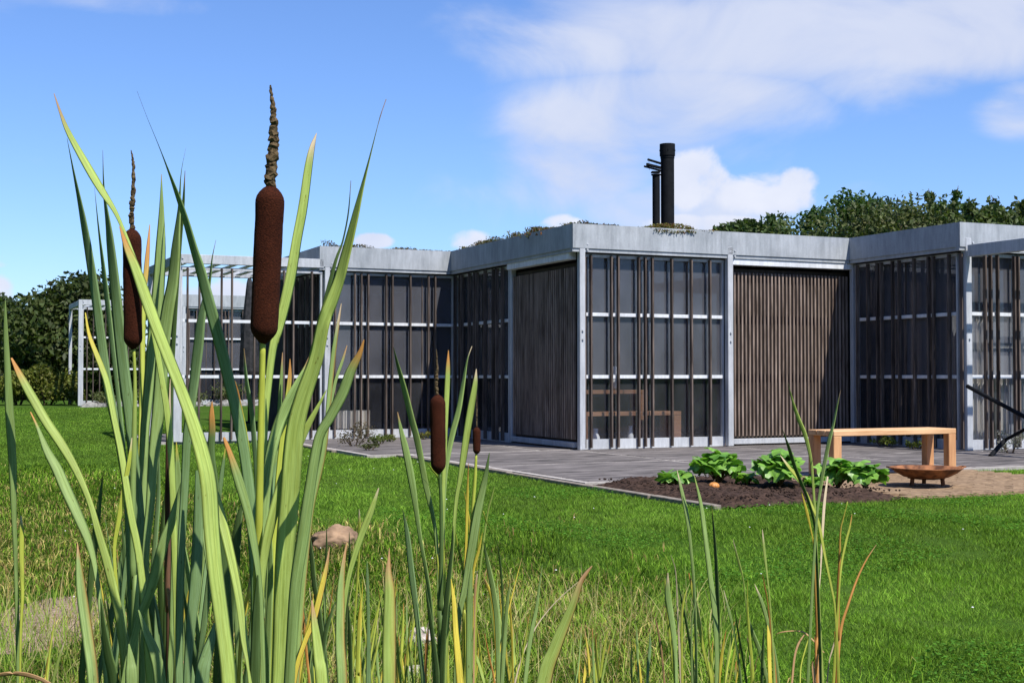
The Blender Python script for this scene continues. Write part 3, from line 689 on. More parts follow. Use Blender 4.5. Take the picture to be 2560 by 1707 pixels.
# weeds at the foot of the left walls
def weed(px, py, d, rx, h, label, col, n=350, size=.035):
    p = at(px, py, d); p.z = 0; return shrub(p, rx, h, label, 'plant', 'weed_plant', col, n, size, 'self sown plants at the wall foot')
weed(885, 1105, 19.0, .32, .38, 'loose dark weed on the paving before the left glass bay', (.09, .075, .04), 700, .03)
weed(950, 1090, 19.6, .22, .16, 'low green weed at the sill of the left glass bay, near its middle', (.10, .13, .03))
weed(980, 1085, 20.3, .16, .12, 'tiny green tuft at the left bay sill', (.12, .14, .03), 200)
weed(1062, 1083, 21.0, .16, .14, 'yellowish tuft at the right end of the left bay sill', (.14, .14, .03), 250)
weed(925, 1125, 17.9, .2, .10, 'flat weed at the lawn edge before the left bay', (.08, .09, .03), 250)
weed(2212, 1112, 18.8, .20, .17, 'yellow green plant at the wall foot behind the bench, left', (.16, .19, .03))
weed(2290, 1113, 18.2, .22, .15, 'yellow green plant at the wall foot behind the bench, right', (.16, .19, .03))
weed(2525, 1118, 17.3, .25, .30, 'pale grey twiggy plant at the foot of the right glass bay', (.22, .22, .20), 600, .025)

# green roof
def sedum(path, n, label, col, spread=.10, h=.12, size=.035):
    P = []; L = len(path) - 1
    for i in range(n):
        t_ = random.random() * L; k = int(t_); f = t_ - k; a, b = Vector(path[k]), Vector(path[k + 1])
        p = a.lerp(b, f); hh = h * (.25 + .75 * max(0, .5 + noise.noise(Vector((p.x * 2.1, p.y * 2.1, 7))) * 1.6))
        P.append((p.x + random.gauss(0, spread), p.y + random.gauss(0, spread), p.z + random.random() * hh))
    P = np.array(P); c = leaf_cols(n, col, .4); red = rng.random(n) < .25; c[red] = np.array((.16, .07, .03)) * rng.uniform(.6, 1.2, (red.sum(), 1))
    V, T, cc_ = leaf_cloud(P, size, c); o = inst('roof_sedum', np_mesh('roof_sedum', V, T, M['foliage'], cc_)); tag(o, label, 'roof plants', kind='stuff')
zt = Z_F1 - .02
sedum([uv(.08, .2, zt), uv(.06, 1.5, zt), uv(.08, 4.3, zt)], 4800, 'brownish sedum along the roof edge above the dark shaded wall', (.08, .085, .025), .05, .15)
sedum([uv(-.02, 4.55, zt), uv(UL, 4.6, zt)], 2600, 'reddish sedum along the roof edge of the left glass bay', (.10, .085, .03), .05, .12, .03)
sedum([uv(.10, .05, zt), uv(.62, .08, zt)], 700, 'dark sedum tuft on the roof right of the near corner', (.07, .08, .025), .05, .2)
sedum([uv(1.02, -.06, zt + .0), uv(2.2, -.04, zt)], 1700, 'yellow green sedum spilling over the fascia at the flue', (.17, .16, .03), .035, .09, .03)
sedum([uv(1.15, -.135, zt - .03), uv(1.5, -.135, zt - .05), uv(1.8, -.135, zt - .02)], 260, 'sedum strands hanging down the fascia below the flue', (.12, .12, .03), .015, .05, .03)
sedum([uv(0, 1.0, 3.0), uv(6, 1.2, 3.0), uv(6.5, 5, 3.0)], 3000, 'low sedum carpet lying behind the roof edge', (.09, .09, .03), .3, .08, .05)

# ------------------------------------------------------------------ bed plants
def broadleaf(R0, seed, col):
    nr, na = 7, 26; vs = []; cs = []
    for i in range(nr):
        for k in range(na):
            a = 2 * math.pi * k / na; lobe = 1 + .16 * math.sin(5 * a + seed) + .08 * math.sin(9 * a + seed * 2) + .05 * math.sin(17 * a)
            if abs(a - math.pi) < .35: lobe *= .72 + .8 * abs(a - math.pi)
            r = R0 * (i / (nr - 1)) * lobe; x, y = r * math.cos(a), r * math.sin(a)
            z = .35 * r * (r / R0) * -.6 + .10 * R0 * math.sin(4 * a + seed) * (i / (nr - 1)) + .06 * R0 * noise.noise(Vector((x / R0 * 3, y / R0 * 3, seed)))
            vs.append((x, y, z)); v = 1 + .25 * noise.noise(Vector((x / R0 * 4, y / R0 * 4, seed + 9))) + (.35 if (k % 5 == 0 and i > 0) else 0)
            cs.append((col[0] * v, col[1] * v, col[2] * v))
    fs = []
    for i in range(nr - 1):
        for k in range(na): fs.append((i*na+k, i*na+(k+1) % na, (i+1)*na+(k+1) % na, (i+1)*na+k))
    me = np_mesh('leaf', np.array(vs), np.array(fs), M['rhubarb'], np.array(cs), 4); me.polygons.foreach_set('use_smooth', [True] * len(me.polygons)); return me
LM = [broadleaf(1, s, c) for s, c in ((1, (.15, .31, .045)), (2.3, (.20, .38, .06)), (4.1, (.10, .24, .035)), (5.2, (.17, .34, .05)))]
def rhubarb(px, py, d, w, h, n, label):
    p = at(px, py, d); p.z = .02; r = empty('leafy_garden_plant', p, 0, label, 'plant', 'leafy plants in the garden bed')
    pet = MB()
    for k in range(n):
        a = k * 2.4 + random.uniform(-.4, .4); q_ = math.sqrt((k + .5) / n); x, y = w * q_ * math.cos(a) * .85, w * .8 * q_ * math.sin(a); z = h * (1 - .55 * q_) * random.uniform(.75, 1.05) + .02
        s = random.uniform(.085, .135) * (w / .3) ** .5
        o = inst('leaf', LM[k % 4], r, (x, y, z)); o.scale = (s, s, s)
        o.rotation_euler = (random.uniform(-.3, .3) + .9 * q_ * -math.sin(a) * -1 * .9, .9 * q_ * math.cos(a), random.uniform(0, 6.28))
        pet.tube([(0, 0, 0), (x * .4, y * .4, z * .6), (x, y, z)], [.007, .006, .004], 5)
    pe = pet.mesh('stalk'); 
    a_ = pe.color_attributes.new('Col', 'FLOAT_COLOR', 'POINT'); a_.data.foreach_set('color', [v for _ in pe.vertices for v in (.20, .12, .05, 1)]); pe.materials.append(M['rhubarb']); inst('stalk', pe, r)
rhubarb(1795, 1215, 11.9, .22, .34, 34, 'tall leafy plant on the left side of the bed')
rhubarb(1868, 1218, 11.8, .09, .12, 9, 'low leafy plant between the two tall ones in the bed')
rhubarb(1948, 1226, 11.6, .20, .34, 34, 'tall leafy plant in the middle of the bed, left of the reeds')
rhubarb(2030, 1234, 11.5, .08, .11, 8, 'small leafy plant under the left bench leg')
rhubarb(2095, 1228, 11.6, .16, .27, 22, 'leafy plant in the bed below the front bench leg')
rhubarb(2162, 1230, 11.5, .16, .25, 22, 'leafy plant at the right end of the bed next to the fire bowl')
rhubarb(1685, 1222, 11.9, .14, .12, 14, 'small sprawling plant at the left corner of the bed')
pk = at(1785, 1228, 11.5); pk.z = .05
pumpkin = empty('pumpkin', pk, 0, 'small orange pumpkin on the soil below the tall left plant', 'pumpkin')
bm = bmesh.new(); bmesh.ops.create_uvsphere(bm, u_segments=32, v_segments=14, radius=.045)
for v in bm.verts:
    a = math.atan2(v.co.y, v.co.x); s = 1 + .08 * abs(math.sin(a * 4)); v.co.x *= s; v.co.y *= s; v.co.z *= .75
me = bpy.data.meshes.new('pumpkin_body'); bm.to_mesh(me); bm.free(); me.materials.append(M['pumpkin']); inst('fruit', me, pumpkin)
MB().tube([(0, 0, .035), (.01, 0, .06)], [.008, .005], 6).build('stalk', M['bark'], pumpkin)

# ------------------------------------------------------------------ rocks in the rough grass
def rock(px, py, d, r, mt, label, seed, sc_=(1, 1, .7)):
    p = at(px, py, d); g = float(ground_z(p.x, p.y)); o = inst('boulder', rockmesh('boulder', M[mt], r, seed, 1, 5, .22), None, (p.x, p.y, g + r * sc_[2] * .35)); o.scale = sc_
    tag(o, label, 'stone')
rock(842, 1352, 8.2, .135, 'rock_red', 'reddish brown boulder half sunk in the grass behind the cattails', 3.3, (1.1, 1, .75))
rock(1052, 1490, 5.9, .075, 'rock_pale', 'small pale stone in the rough grass right of the cattails', 8.1, (.9, .8, .9))
rock(1030, 1545, 5.5, .07, 'rock_pale', 'flat pale stone sunk in the grass below the small one', 5.1, (1.1, .8, .5))
# bare sandy patch at the lower left
cx_, cy_ = at(95, 1480, 6.3).x, 6.3
n = 40; gx, gy = np.meshgrid(np.linspace(-.55, .45, n), np.linspace(-.8, .9, n)); gz = ground_z(gx + cx_, gy + cy_) + .028 - .07 * ((gx / .5) ** 2 + (gy / .85) ** 2)
ii = np.arange(n * n).reshape(n, n); q = np.stack([ii[:-1, :-1], ii[:-1, 1:], ii[1:, 1:], ii[1:, :-1]], -1).reshape(-1, 4)
me = np_mesh('bare_soil', np.stack([gx + cx_, gy + cy_, gz], -1).reshape(-1, 3), q, simple('dry_bare_soil', (.17, .12, .085), (.34, .25, .19), 30, .95, 0, bmp=.8, dist=.02), None, 4)
tag(inst('bare_soil', me), kind='structure')

# ------------------------------------------------------------------ grass
def grass_field(name, n, ymin, ymax, label, rough_zone, hmul=1.0):
    # sample by distance so that density falls with distance
    r = rng.random(n); y = ymin * (ymax / ymin) ** r if not rough_zone else ymin + (ymax - ymin) * r ** 1.2
    k = rng.uniform(-.62, .62, n); x = k * y
    if name == 'lawn_grass': x = x
    # roughness limit as a function of direction
    lim = np.interp(k, [-.46, -.30, -.22, -.15, -.05, .03, .08, .15, .25, .46], [15.0, 13.6, 11.2, 9.3, 8.6, 8.2, 7.4, 6.0, 5.1, 4.8])
    wob = np.sin(x * 2.1 + y) * .5 + np.sin(x * 5.3 - y * 1.7) * .35 + rng.normal(size=n) * .45
    rough = (y + wob * (y / 9)) < lim
    keep = rough if rough_zone else ~rough | (rng.random(n) < .35)
    du, dv = x - C0.x, y - C0.y; u = du * UA.x + dv * UA.y; v = du * VB.x + dv * VB.y
    hard = ((u > -2.60) & (v > -7.38 + (.27 + .05 * np.sin(u * 4)) * (u < -.5) * (u > -2.35 + .1 * np.sin(v * 9))) & ~((u > 2.15) & (v > -5.85) & (v < -5.02))) | ((u > -3.08) & (v > .3)) | ((u > -4.95) & (v > 4.3) & (v < 7.5)) | ((v > 20.4) & (u > -4.4))
    keep &= ~hard; keep &= ~((((x - cx_) / .42) ** 2 + ((y - cy_) / .7) ** 2 < 1) & (rng.random(n) < .82))
    x, y, rough, k = x[keep], y[keep], rough[keep], k[keep]; n = len(x); z = ground_z(x, y)
    clump = .5 + .5 * np.sin(x * 7 + np.sin(y * 5) * 2) * np.sin(y * 6.3 + np.sin(x * 4) * 2)
    patch = .5 + .5 * np.sin(x * 1.9 + 1.3 * np.sin(y * .9 + 1)) * np.sin(y * 1.3 + 1.7 * np.sin(x * .7))
    if rough_zone:
        h = rng.uniform(.04, .13, n) * (.45 + 1.1 * clump) * hmul * np.clip(.55 + (9 - y) * .09, .5, 1.15); w = .0026 + .0003 * y
        lean = rng.normal(size=(n, 2)) * .55
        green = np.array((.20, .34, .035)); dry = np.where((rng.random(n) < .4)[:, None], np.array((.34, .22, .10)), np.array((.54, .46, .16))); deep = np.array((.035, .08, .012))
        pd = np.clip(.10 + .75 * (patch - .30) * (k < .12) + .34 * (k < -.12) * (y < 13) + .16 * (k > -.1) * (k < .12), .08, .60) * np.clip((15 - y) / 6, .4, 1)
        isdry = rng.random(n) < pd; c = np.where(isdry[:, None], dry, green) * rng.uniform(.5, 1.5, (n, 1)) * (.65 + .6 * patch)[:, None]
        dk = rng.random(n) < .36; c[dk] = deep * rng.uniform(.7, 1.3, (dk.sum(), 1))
    else:
        h = rng.uniform(.012, .030, n) * (.6 + .8 * clump) * hmul; w = .0026 + .00042 * y
        lean = rng.normal(size=(n, 2)) * .8
        big = .5 + .5 * np.sin(x * 1.1 + 2.2 * np.sin(y * .55 + 2) + 1) * np.sin(y * .8 + 1.5 * np.sin(x * .9)); fine = .5 + .5 * np.sin(x * 11 + 3 * np.sin(y * 6)) * np.sin(y * 9 + 3 * np.sin(x * 7 + 1))
        c = np.array((.185, .325, .040)) * ((.50 + .40 * patch + .30 * big) * (.78 + .40 * fine))[:, None] * rng.uniform(.25, 1.75, (n, 1))
        yl = rng.random(n) < .12 + .18 * (patch > .8); c[yl] = np.array((.24, .38, .06)) * rng.uniform(.8, 1.2, (yl.sum(), 1))
    w = w * rng.uniform(.7, 1.4, n); a = rng.uniform(0, math.pi, n); wx, wy = np.cos(a) * w / 2, np.sin(a) * w / 2
    lx, ly = lean[:, 0] * h, lean[:, 1] * h
    b0 = np.stack([x - wx, y - wy, z - .01], -1); b1 = np.stack([x + wx, y + wy, z - .01], -1)
    if rough_zone:
        m0 = np.stack([x - wx * .8 + lx * .4, y - wy * .8 + ly * .4, z + h * .62], -1); m1 = np.stack([x + wx * .8 + lx * .4, y + wy * .8 + ly * .4, z + h * .62], -1)
        tp = np.stack([x + lx * 1.25, y + ly * 1.25, z + h * np.clip(1 - np.hypot(lean[:, 0], lean[:, 1]) * .35, .5, 1)], -1)
        V = np.stack([b0, b1, m0, m1, tp], 1).reshape(-1, 3); i = np.arange(n)[:, None] * 5
        T = np.concatenate([i + [[0, 1, 3]], i + [[0, 3, 2]], i + [[2, 3, 4]]]); C = np.repeat(c, 5, axis=0)
    else:
        tp = np.stack([x + lx, y + ly, z + h], -1); V = np.stack([b0, b1, tp], 1).reshape(-1, 3); i = np.arange(n)[:, None] * 3; T = i + [[0, 1, 2]]; C = np.repeat(c, 3, axis=0)
    o = inst(name, np_mesh(name, V, T, M['grass'], C)); tag(o, label, 'grass', kind='stuff'); return n
grass_field('lawn_grass', 1150000, 4.2, 34, 'short mown bright green grass of the lawn', False)
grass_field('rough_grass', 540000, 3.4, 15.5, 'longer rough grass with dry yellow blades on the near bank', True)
# tall thin grasses among the reeds
def wisps(n):
    k = rng.uniform(-.55, .45, n); y = rng.uniform(3.3, 6.6, n); keep = (k < .16) | (rng.random(n) < .25) & (y < 4.6); k, y = k[keep], y[keep]; n = len(k); x = k * y; z = ground_z(x, y)
    h = rng.uniform(.12, .30, n); lean = rng.normal(size=(n, 2)) * .35; w = rng.uniform(.002, .005, n); S = 5; V = []; T = []
    t_ = np.linspace(0, 1, S)
    for j, s in enumerate(t_):
        ww = w * (1 - s ** 1.5) * .5 + .0002; cxp = x + lean[:, 0] * h * s ** 2; cyp = y + lean[:, 1] * h * s ** 2; cz_ = z - .02 + h * (s - .25 * s ** 2 * np.abs(lean).sum(1))
        V.append(np.stack([np.stack([cxp - ww, cyp, cz_], -1), np.stack([cxp + ww, cyp, cz_], -1)], 1))
    V = np.stack(V, 1).reshape(n, S * 2, 3).reshape(-1, 3); i = np.arange(n)[:, None] * (S * 2); Ts = []
    for j in range(S - 1): Ts += [i + [[2*j, 2*j+1, 2*j+3]], i + [[2*j, 2*j+3, 2*j+2]]]
    c = np.where((rng.random(n) < .35)[:, None], np.array((.55, .47, .22)), np.array((.34, .48, .08))) * rng.uniform(.7, 1.2, (n, 1))
    o = inst('grass_wisps', np_mesh('grass_wisps', V, np.concatenate(Ts), M['grass'], np.repeat(c, S * 2, axis=0))); tag(o, 'thin upright grass stems in the rough grass near the reeds', 'grass', kind='stuff')
wisps(11500)
# clover patches
def clover(n):
    k = rng.uniform(-.1, .44, n); y = rng.uniform(4.6, 12, n); x = k * y; m_ = (np.sin(x * 1.6 + 2 * np.sin(y * 1.3)) * np.sin(y * 1.15 + np.sin(x * 2.2)) > .35) & (y > np.interp(k, [-.1, .03, .08, .15, .25, .46], [9.2, 8.6, 7.8, 6.4, 5.4, 5.0]))
    du, dv = x - C0.x, y - C0.y; u = du * UA.x + dv * UA.y; v = du * VB.x + dv * VB.y; m_ &= ~((u > -2.65) & (v > -7.42))
    x, y = x[m_], y[m_]; P = np.stack([x, y, ground_z(x, y) + rng.uniform(.02, .045, len(x))], -1)
    V, T, c = leaf_cloud(P, .022, leaf_cols(len(x), (.09, .21, .03), .45), up=0); V[:, 2] = P[:, 2].repeat(4) + (V[:, 2] - P[:, 2].repeat(4)) * .4
    o = inst('clover', np_mesh('clover', V, T, M['grass'], c)); tag(o, 'darker clover patches growing through the mown lawn', 'clover', kind='stuff')
clover(60000)
# daisies
mb = MB()
for k in range(110):
    y = random.uniform(6.5, 17); x = random.uniform(-.36, .46) * y; p = Vector((x, y, 0)); d = p - C0; u, v = d.dot(UA), d.dot(VB)
    if (u > -2.7 and v > -7.5) or (u > -3.2 and v > .2): continue
    z = float(ground_z(x, y)) + .036; r = random.uniform(.005, .008); mb.add([(x + r*math.cos(q_), y + r*math.sin(q_), z + .002) for q_ in [i*math.pi/3 for i in range(6)]] + [(x, y, z + .006)], [(i, (i+1) % 6, 6) for i in range(6)])
o = mb.build('daisies', M['white']); tag(o, 'tiny white daisies scattered over the lawn', 'daisies', kind='stuff')

# ------------------------------------------------------------------ cattails and reeds
GREEN = (.27, .39, .135); BLUEG = (.20, .32, .14); BRIGHT = (.37, .48, .125); DARK = (.10, .17, .055); YEL = (.62, .52, .08); ORG = (.55, .27, .08); TAN = (.50, .31, .17); PALE = (.68, .56, .42); YG = (.44, .50, .08)  # BRIGHT and DARK: leaf tone, with sun and shade put into the colour
PAL = dict(g=GREEN, b=BLUEG, r=BRIGHT, d=DARK, y=YEL, o=ORG, t=TAN, p=PALE, l=YG)
def catmull(P, n):
    P = [P[0] * 2 - P[1]] + list(P) + [P[-1] * 2 - P[-2]]; out_ = []
    seg = len(P) - 3
    for i in range(n + 1):
        t_ = seg * i / n; k = min(int(t_), seg - 1); f = t_ - k; p0, p1, p2, p3 = P[k:k + 4]
        out_.append(.5 * ((2 * p1) + (p2 - p0) * f + (2 * p0 - 5 * p1 + 4 * p2 - p3) * f * f + (3 * p1 - p0 - 3 * p2 + p3) * f ** 3))
    return out_
def leaf(parent, pts, d, col='g', tip='t', tl=30, ph=(-35, 26), edge=None, base=None, lean=None, name='leaf', label=None):
    """pts: (x, y, width) tip first, photo columns/rows in the 2352 px view; d distance in metres"""
    O = parent.location; seg = []; lean = random.uniform(-.01, .09) if lean is None else lean
    L = [0]
    for a, b in zip(pts, pts[1:]): L.append(L[-1] + math.hypot(a[0] - b[0], a[1] - b[1]))
    lean *= min(1, L[-1] / 800)
    for (x, y, w), l in zip(pts, L):
        dd = d * (1 + lean * (1 - l / max(L[-1], 1))); p = atF(x, y, dd); seg.append(Vector((p.x, p.y, p.z, )).to_4d()); seg[-1][3] = max(w, .8) * KF / F * dd
    if base is not None:
        x, y, w = pts[-1]; x2, y2, _ = pts[-2]; pl = seg[-1]
        bp = Vector((base[0], base[1], float(ground_z(base[0], base[1])) - .02))
        q1 = Vector((pl[0], pl[1], pl[2])).lerp(bp, .5); dirv = (Vector(seg[-1][:3]) - Vector(seg[-2][:3])).normalized(); q1 = q1.lerp(Vector(pl[:3]) + dirv * (bp - Vector(pl[:3])).length * .5, .5)
        ww = max(pl[3], .006); p0 = Vector(pl[:3]); stp = max((Vector(seg[-1][:3]) - Vector(seg[-2][:3])).length, .08); K = max(3, min(12, int((bp - p0).length / stp)))
        for i in range(1, K + 1):
            f = i / K; qq = p0 * (1 - f) ** 2 + q1 * 2 * f * (1 - f) + bp * f * f; a = qq.to_4d(); a[3] = ww * (1 - .2 * f); seg.append(a)
    n = len(seg) * 4 if base is None else len(seg) * 3 + 6
    n = max(n, 14)
    C = catmull(seg, n)
    tipw = [c for c in C]; V = []; cols = []; nr = 8
    base_c = np.array(PAL[col]); tip_c = np.array(PAL[tip]) if tip else base_c; streak = 1 + .10 * np.array([random.uniform(-1, 1) for _ in range(nr)])
    run = 0; prevp = None; hue = random.uniform(.88, 1.12)
    tot = sum((Vector(C[i + 1][:3]) - Vector(C[i][:3])).length for i in range(n)); tlm = tl * KF / F * d
    phw = random.uniform(-6, 6)
    RN = []
    for i, c in enumerate(C):
        p = Vector(c[:3]); w = max(c[3] * .83, .0006)
        if prevp is not None: run += (p - prevp).length
        prevp = p; RN.append(run)
        T = (Vector(C[min(i + 1, n)][:3]) - Vector(C[max(i - 1, 0)][:3])).normalized(); view = (p - Vector((0, 0, CAMZ))).normalized()
        W = T.cross(view); W = W.normalized() if W.length > 1e-4 else Vector((1, 0, 0))
        if W.x < 0: W = -W
        f = min(run / (tot * .26), 1); f = f * f * (3 - 2 * f); phi = R(ph[0] + (ph[1] - ph[0]) * f + phw + 6 * math.sin(run * 9)) * max(-1, min(1, W.dot(SUN) / .08))
        Wt = (Matrix.Rotation(phi, 3, T if T.z > 0 else -T) @ W); Nn = Wt.cross(T); Nn = Nn if Nn.dot(view) < 0 else -Nn
        hw = w / 2 / max(.45, abs(math.cos(phi))); th = hw * .12
        ring = [(-1, 0), (-.6, .8), (0, 1.0), (.6, .8), (1, 0), (.5, -.5), (0, -.6), (-.5, -.5)]
        tf = 1 if tip is None else max(0, min(1, (run - tlm * .55) / (tlm * .9 + 1e-6)))
        for j, (a, b) in enumerate(ring):
            V.append(p + Wt * a * hw + Nn * b * th - O)
            cv = tip_c * (1 - tf) + base_c * tf * hue
            if edge and a > .5:
                ef = (.95 if a > .8 else .22) * min(1, max(0, 1.25 - run / (tot * .9))); cv = cv * (1 - ef) + np.array(PAL[edge]) * ef
            if edge and edge.isupper(): pass
            cols.append(cv * streak[j] * (1 + .07 * math.sin(run * 60 + j)))
    Fc = []
    for i in range(n):
        for j in range(nr): j2 = (j + 1) % nr; Fc.append((i*nr+j, (i+1)*nr+j, (i+1)*nr+j2, i*nr+j2))
    me = np_mesh(name, np.array([tuple(v) for v in V]), np.array(Fc), M['reed'], np.array(cols), 4)
    uvl = me.uv_layers.new(name='UVMap'); AC = np.array([-1, -.6, 0, .6, 1, .5, 0, -.5]); fa = np.array(Fc).ravel()
    uvl.data.foreach_set('uv', np.stack([AC[fa % nr], np.array(RN)[fa // nr]], -1).astype(np.float32).ravel())
    me.polygons.foreach_set('use_smooth', [True] * len(me.polygons)); o = inst(name, me, parent)
    if label: o['label'] = label
    return o
def stalk(parent, pts, d, col='g', col2=None, base=None, name='stem', matn='reed'):
    O = parent.location; P = [atF(x, y, d) - O for x, y, w in pts]; r = [w * KF / F * d / 2 for *_, w in pts]
    if base is not None: P.append(Vector((base[0], base[1], float(ground_z(*base)) - .02)) - O); r.append(r[-1])
    Q = catmull([Vector((*p, rr)).to_4d() if False else Vector((p.x, p.y, p.z, rr)) for p, rr in zip(P, r)], 24)
    mb = MB(); mb.tube([q_[:3] for q_ in Q], [q_[3] for q_ in Q], 10); me = mb.mesh(name, True)
    a, b = np.array(PAL[col]), np.array(PAL[col2 or col]); nn = len(me.vertices); t_ = np.minimum(1, np.arange(nn) / nn * 2)[:, None]
    cc_ = np.ones((nn, 4)); cc_[:, :3] = (a * (1 - t_) + b * t_) * rng.uniform(.85, 1.15, (nn, 1))
    at_ = me.color_attributes.new('Col', 'FLOAT_COLOR', 'POINT'); at_.data.foreach_set('color', cc_.ravel()); me.materials.append(M[matn]); return inst(name, me, parent)
def spike(parent, top, bot, w, d, tail, tw, seed=0):
    """velvety brown seed head between two points, with a bumpy tail above it"""
    O = parent.location; A = atF(*top, d) - O; B = atF(*bot, d) - O; r0 = w * KF / F * d / 2; ax = (B - A).normalized(); Lh = (B - A).length
    s1 = ax.orthogonal().normalized(); s2 = ax.cross(s1); n, m_ = 40, 28; vs = []; fs = []
    for i in range(n + 1):
        t_ = i / n; dist = t_ * Lh; e = min(dist, Lh - dist) / (r0 * 1.25); prof = math.sin(min(1, max(e, 0)) * math.pi / 2) ** .62 if e < 1 else 1
        if t_ > .5 and e < 1: prof = (math.sin(max(e, 0) * math.pi / 2)) ** .8
        prof = max(prof, .10) * (1.0 - .05 * t_ + .03 * noise.noise(Vector((t_ * 6, seed, 0))))
        for k in range(m_):
            a = 2 * math.pi * k / m_; rr = r0 * prof * (1 + .018 * noise.noise(Vector((math.cos(a) * 5, math.sin(a) * 5, t_ * 60 + seed))) + .02 * noise.noise(Vector((math.cos(a) * 1.5, math.sin(a) * 1.5, t_ * 8 + seed))))
            vs.append(A + ax * dist + (s1 * math.cos(a) + s2 * math.sin(a)) * rr)
    for i in range(n):
        for k in range(m_): fs.append((i*m_+k, i*m_+(k+1) % m_, (i+1)*m_+(k+1) % m_, (i+1)*m_+k))
    fs.append(tuple(range(m_))); fs.append(tuple(n*m_ + k for k in range(m_))[::-1])
    sp = MB().add(vs, fs).build('seed_head', M['spike'], parent, smooth=True)
    T0 = atF(*tail[0], d) - O; pts = [atF(*q_, d) - O for q_ in tail]; Q = catmull([Vector((*p, 0)) for p in pts], 60); rad = []
    for i in range(61):
        t_ = i / 60; base_r = tw * KF / F * d / 2 * (.14 + .86 * min(1, t_ * 1.7) ** .8); rad.append(base_r * (.95 + .35 * noise.noise(Vector((t_ * 17, seed + 3, 0))) + .12 * random.uniform(-1, 1)))
    mb = MB(); mb.tube([Vector(q_[:3]) + Vector((random.uniform(-.3, .3), random.uniform(-.3, .3), 0)) * rad[i] for i, q_ in enumerate(Q)], rad, 9); mb.build('spike_tail', M['spiketail'], sp)
def plant(name, bx, by, label, group=None):
    """bx: column (2352 px view) of the plant base at distance by"""
    x = (bx * KF - CX) / F * by; z = float(ground_z(x, by)); return empty(name, (x, by, z), 0, label, 'cattail', group), (x, by)
GC = 'cattails in the foreground'

# --- plant with the big central seed head
D = 1.2
A_, b_ = plant('cattail_plant', 585, D, 'tallest foreground cattail with the thick brown seed head', GC)
spike(A_, (622, 424), (605, 792), 66, D, [(621, 196), (628, 260), (629, 320), (624, 380), (622, 432)], 26, 1.0)
stalk(A_, [(604, 780, 13), (600, 950, 15), (596, 1150, 17), (592, 1350, 19), (590, 1568, 22)], D, 'l', 'l', b_)
def LA(pts, dd=0, **k): leaf(A_, pts, D + dd, base=(b_[0] + random.uniform(-.03, .03), b_[1] + dd), **k)
LA([(275,520,3),(292,570,18),(310,612,26),(335,683,32),(364,762,32),(389,826,32),(414,890,32),(443,969,36),(466,1046,42),(480,1117,45),(487,1224,44),(498,1331,42),(512,1437,40),(526,1568,40)], -.10, col='r', tip='o', tl=70, ph=(30, 35))
LA([(315,210,1),(337,268,2),(363,331,3),(382,380,6),(408,450,13),(427,507,18),(446,573,22),(461,622,27),(480,695,31),(503,780,32),(522,859,31),(541,938,30),(560,1033,30),(575,1150,30),(585,1300,28),(590,1450,26),(592,1568,26)], .06, col='b', tip='t', tl=60, ph=(-85, 10), lean=.0)
LA([(400,830,2),(420,900,10),(440,985,16),(462,1045,24),(498,1153,27),(526,1260,27),(548,1367,23),(562,1473,20),(578,1568,18)], -.06, col='r', ph=(10, 25))
LA([(496,551,1),(487,595,6),(481,648,12),(463,727,22),(455,800,28),(446,874,26),(440,923,24),(430,1000,24),(425,1100,22),(415,1300,22),(412,1568,22)], .14, col='b', ph=(-80, 0))
LA([(727,306,2),(718,336,14),(709,381,22),(696,475,26),(682,550,27),(668,635,29),(654,700,29),(640,755,26),(627,800,22),(615,900,20),(607,1000,18),(600,1200,18),(597,1568,18)], .10, col='r', tip='p', tl=60, ph=(25, 20))
LA([(887,228,1),(872,273,3),(849,363,8),(830,438,14),(812,513,21),(793,588,27),(778,644,31),(758,700,36),(742,744,36),(725,826,40),(697,908,46),(680,974,50),(672,1046,54),(664,1153,54),(655,1260,52),(650,1366,50),(646,1473,46),(642,1568,44)], .0, col='r', tip='t', tl=60, ph=(-82, 22), lean=-.02)
LA([(836,780,3),(827,810,14),(807,849,26),(787,902,30),(758,958,28),(732,1007,27),(712,1118,30),(694,1242,34),(678,1350,32),(668,1500,30),(664,1568,30)], -.05, col='g', tip='o', tl=55, ph=(18, -25))
LA([(784,697,2),(776,745,9),(765,820,14),(757,900,14),(750,985,14),(743,1040,15),(728,1110,14),(716,1170,12),(705,1260,14),(692,1400,14),(682,1568,14)], .07, col='g', tip='p', tl=60, edge='o', ph=(10, 20))
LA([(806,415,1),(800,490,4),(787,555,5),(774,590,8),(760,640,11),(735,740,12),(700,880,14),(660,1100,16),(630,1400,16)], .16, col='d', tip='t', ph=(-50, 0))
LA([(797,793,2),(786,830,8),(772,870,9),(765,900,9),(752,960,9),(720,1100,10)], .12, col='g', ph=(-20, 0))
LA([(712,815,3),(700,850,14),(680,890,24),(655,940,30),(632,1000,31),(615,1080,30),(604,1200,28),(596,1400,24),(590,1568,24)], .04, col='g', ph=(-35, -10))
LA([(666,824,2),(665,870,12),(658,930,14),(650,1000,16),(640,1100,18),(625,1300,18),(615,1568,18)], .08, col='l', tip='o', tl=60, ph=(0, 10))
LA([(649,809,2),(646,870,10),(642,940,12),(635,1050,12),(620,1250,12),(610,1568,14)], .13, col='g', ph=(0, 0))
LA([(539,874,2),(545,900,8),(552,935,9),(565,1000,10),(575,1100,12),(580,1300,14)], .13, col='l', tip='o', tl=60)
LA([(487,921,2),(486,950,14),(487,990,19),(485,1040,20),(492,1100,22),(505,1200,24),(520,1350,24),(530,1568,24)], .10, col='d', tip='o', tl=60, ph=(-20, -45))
LA([(560,800,2),(566,874,10),(577,940,13),(583,1000,14),(590,1100,14),(592,1300,14)], .17, col='b', ph=(-60, -20))
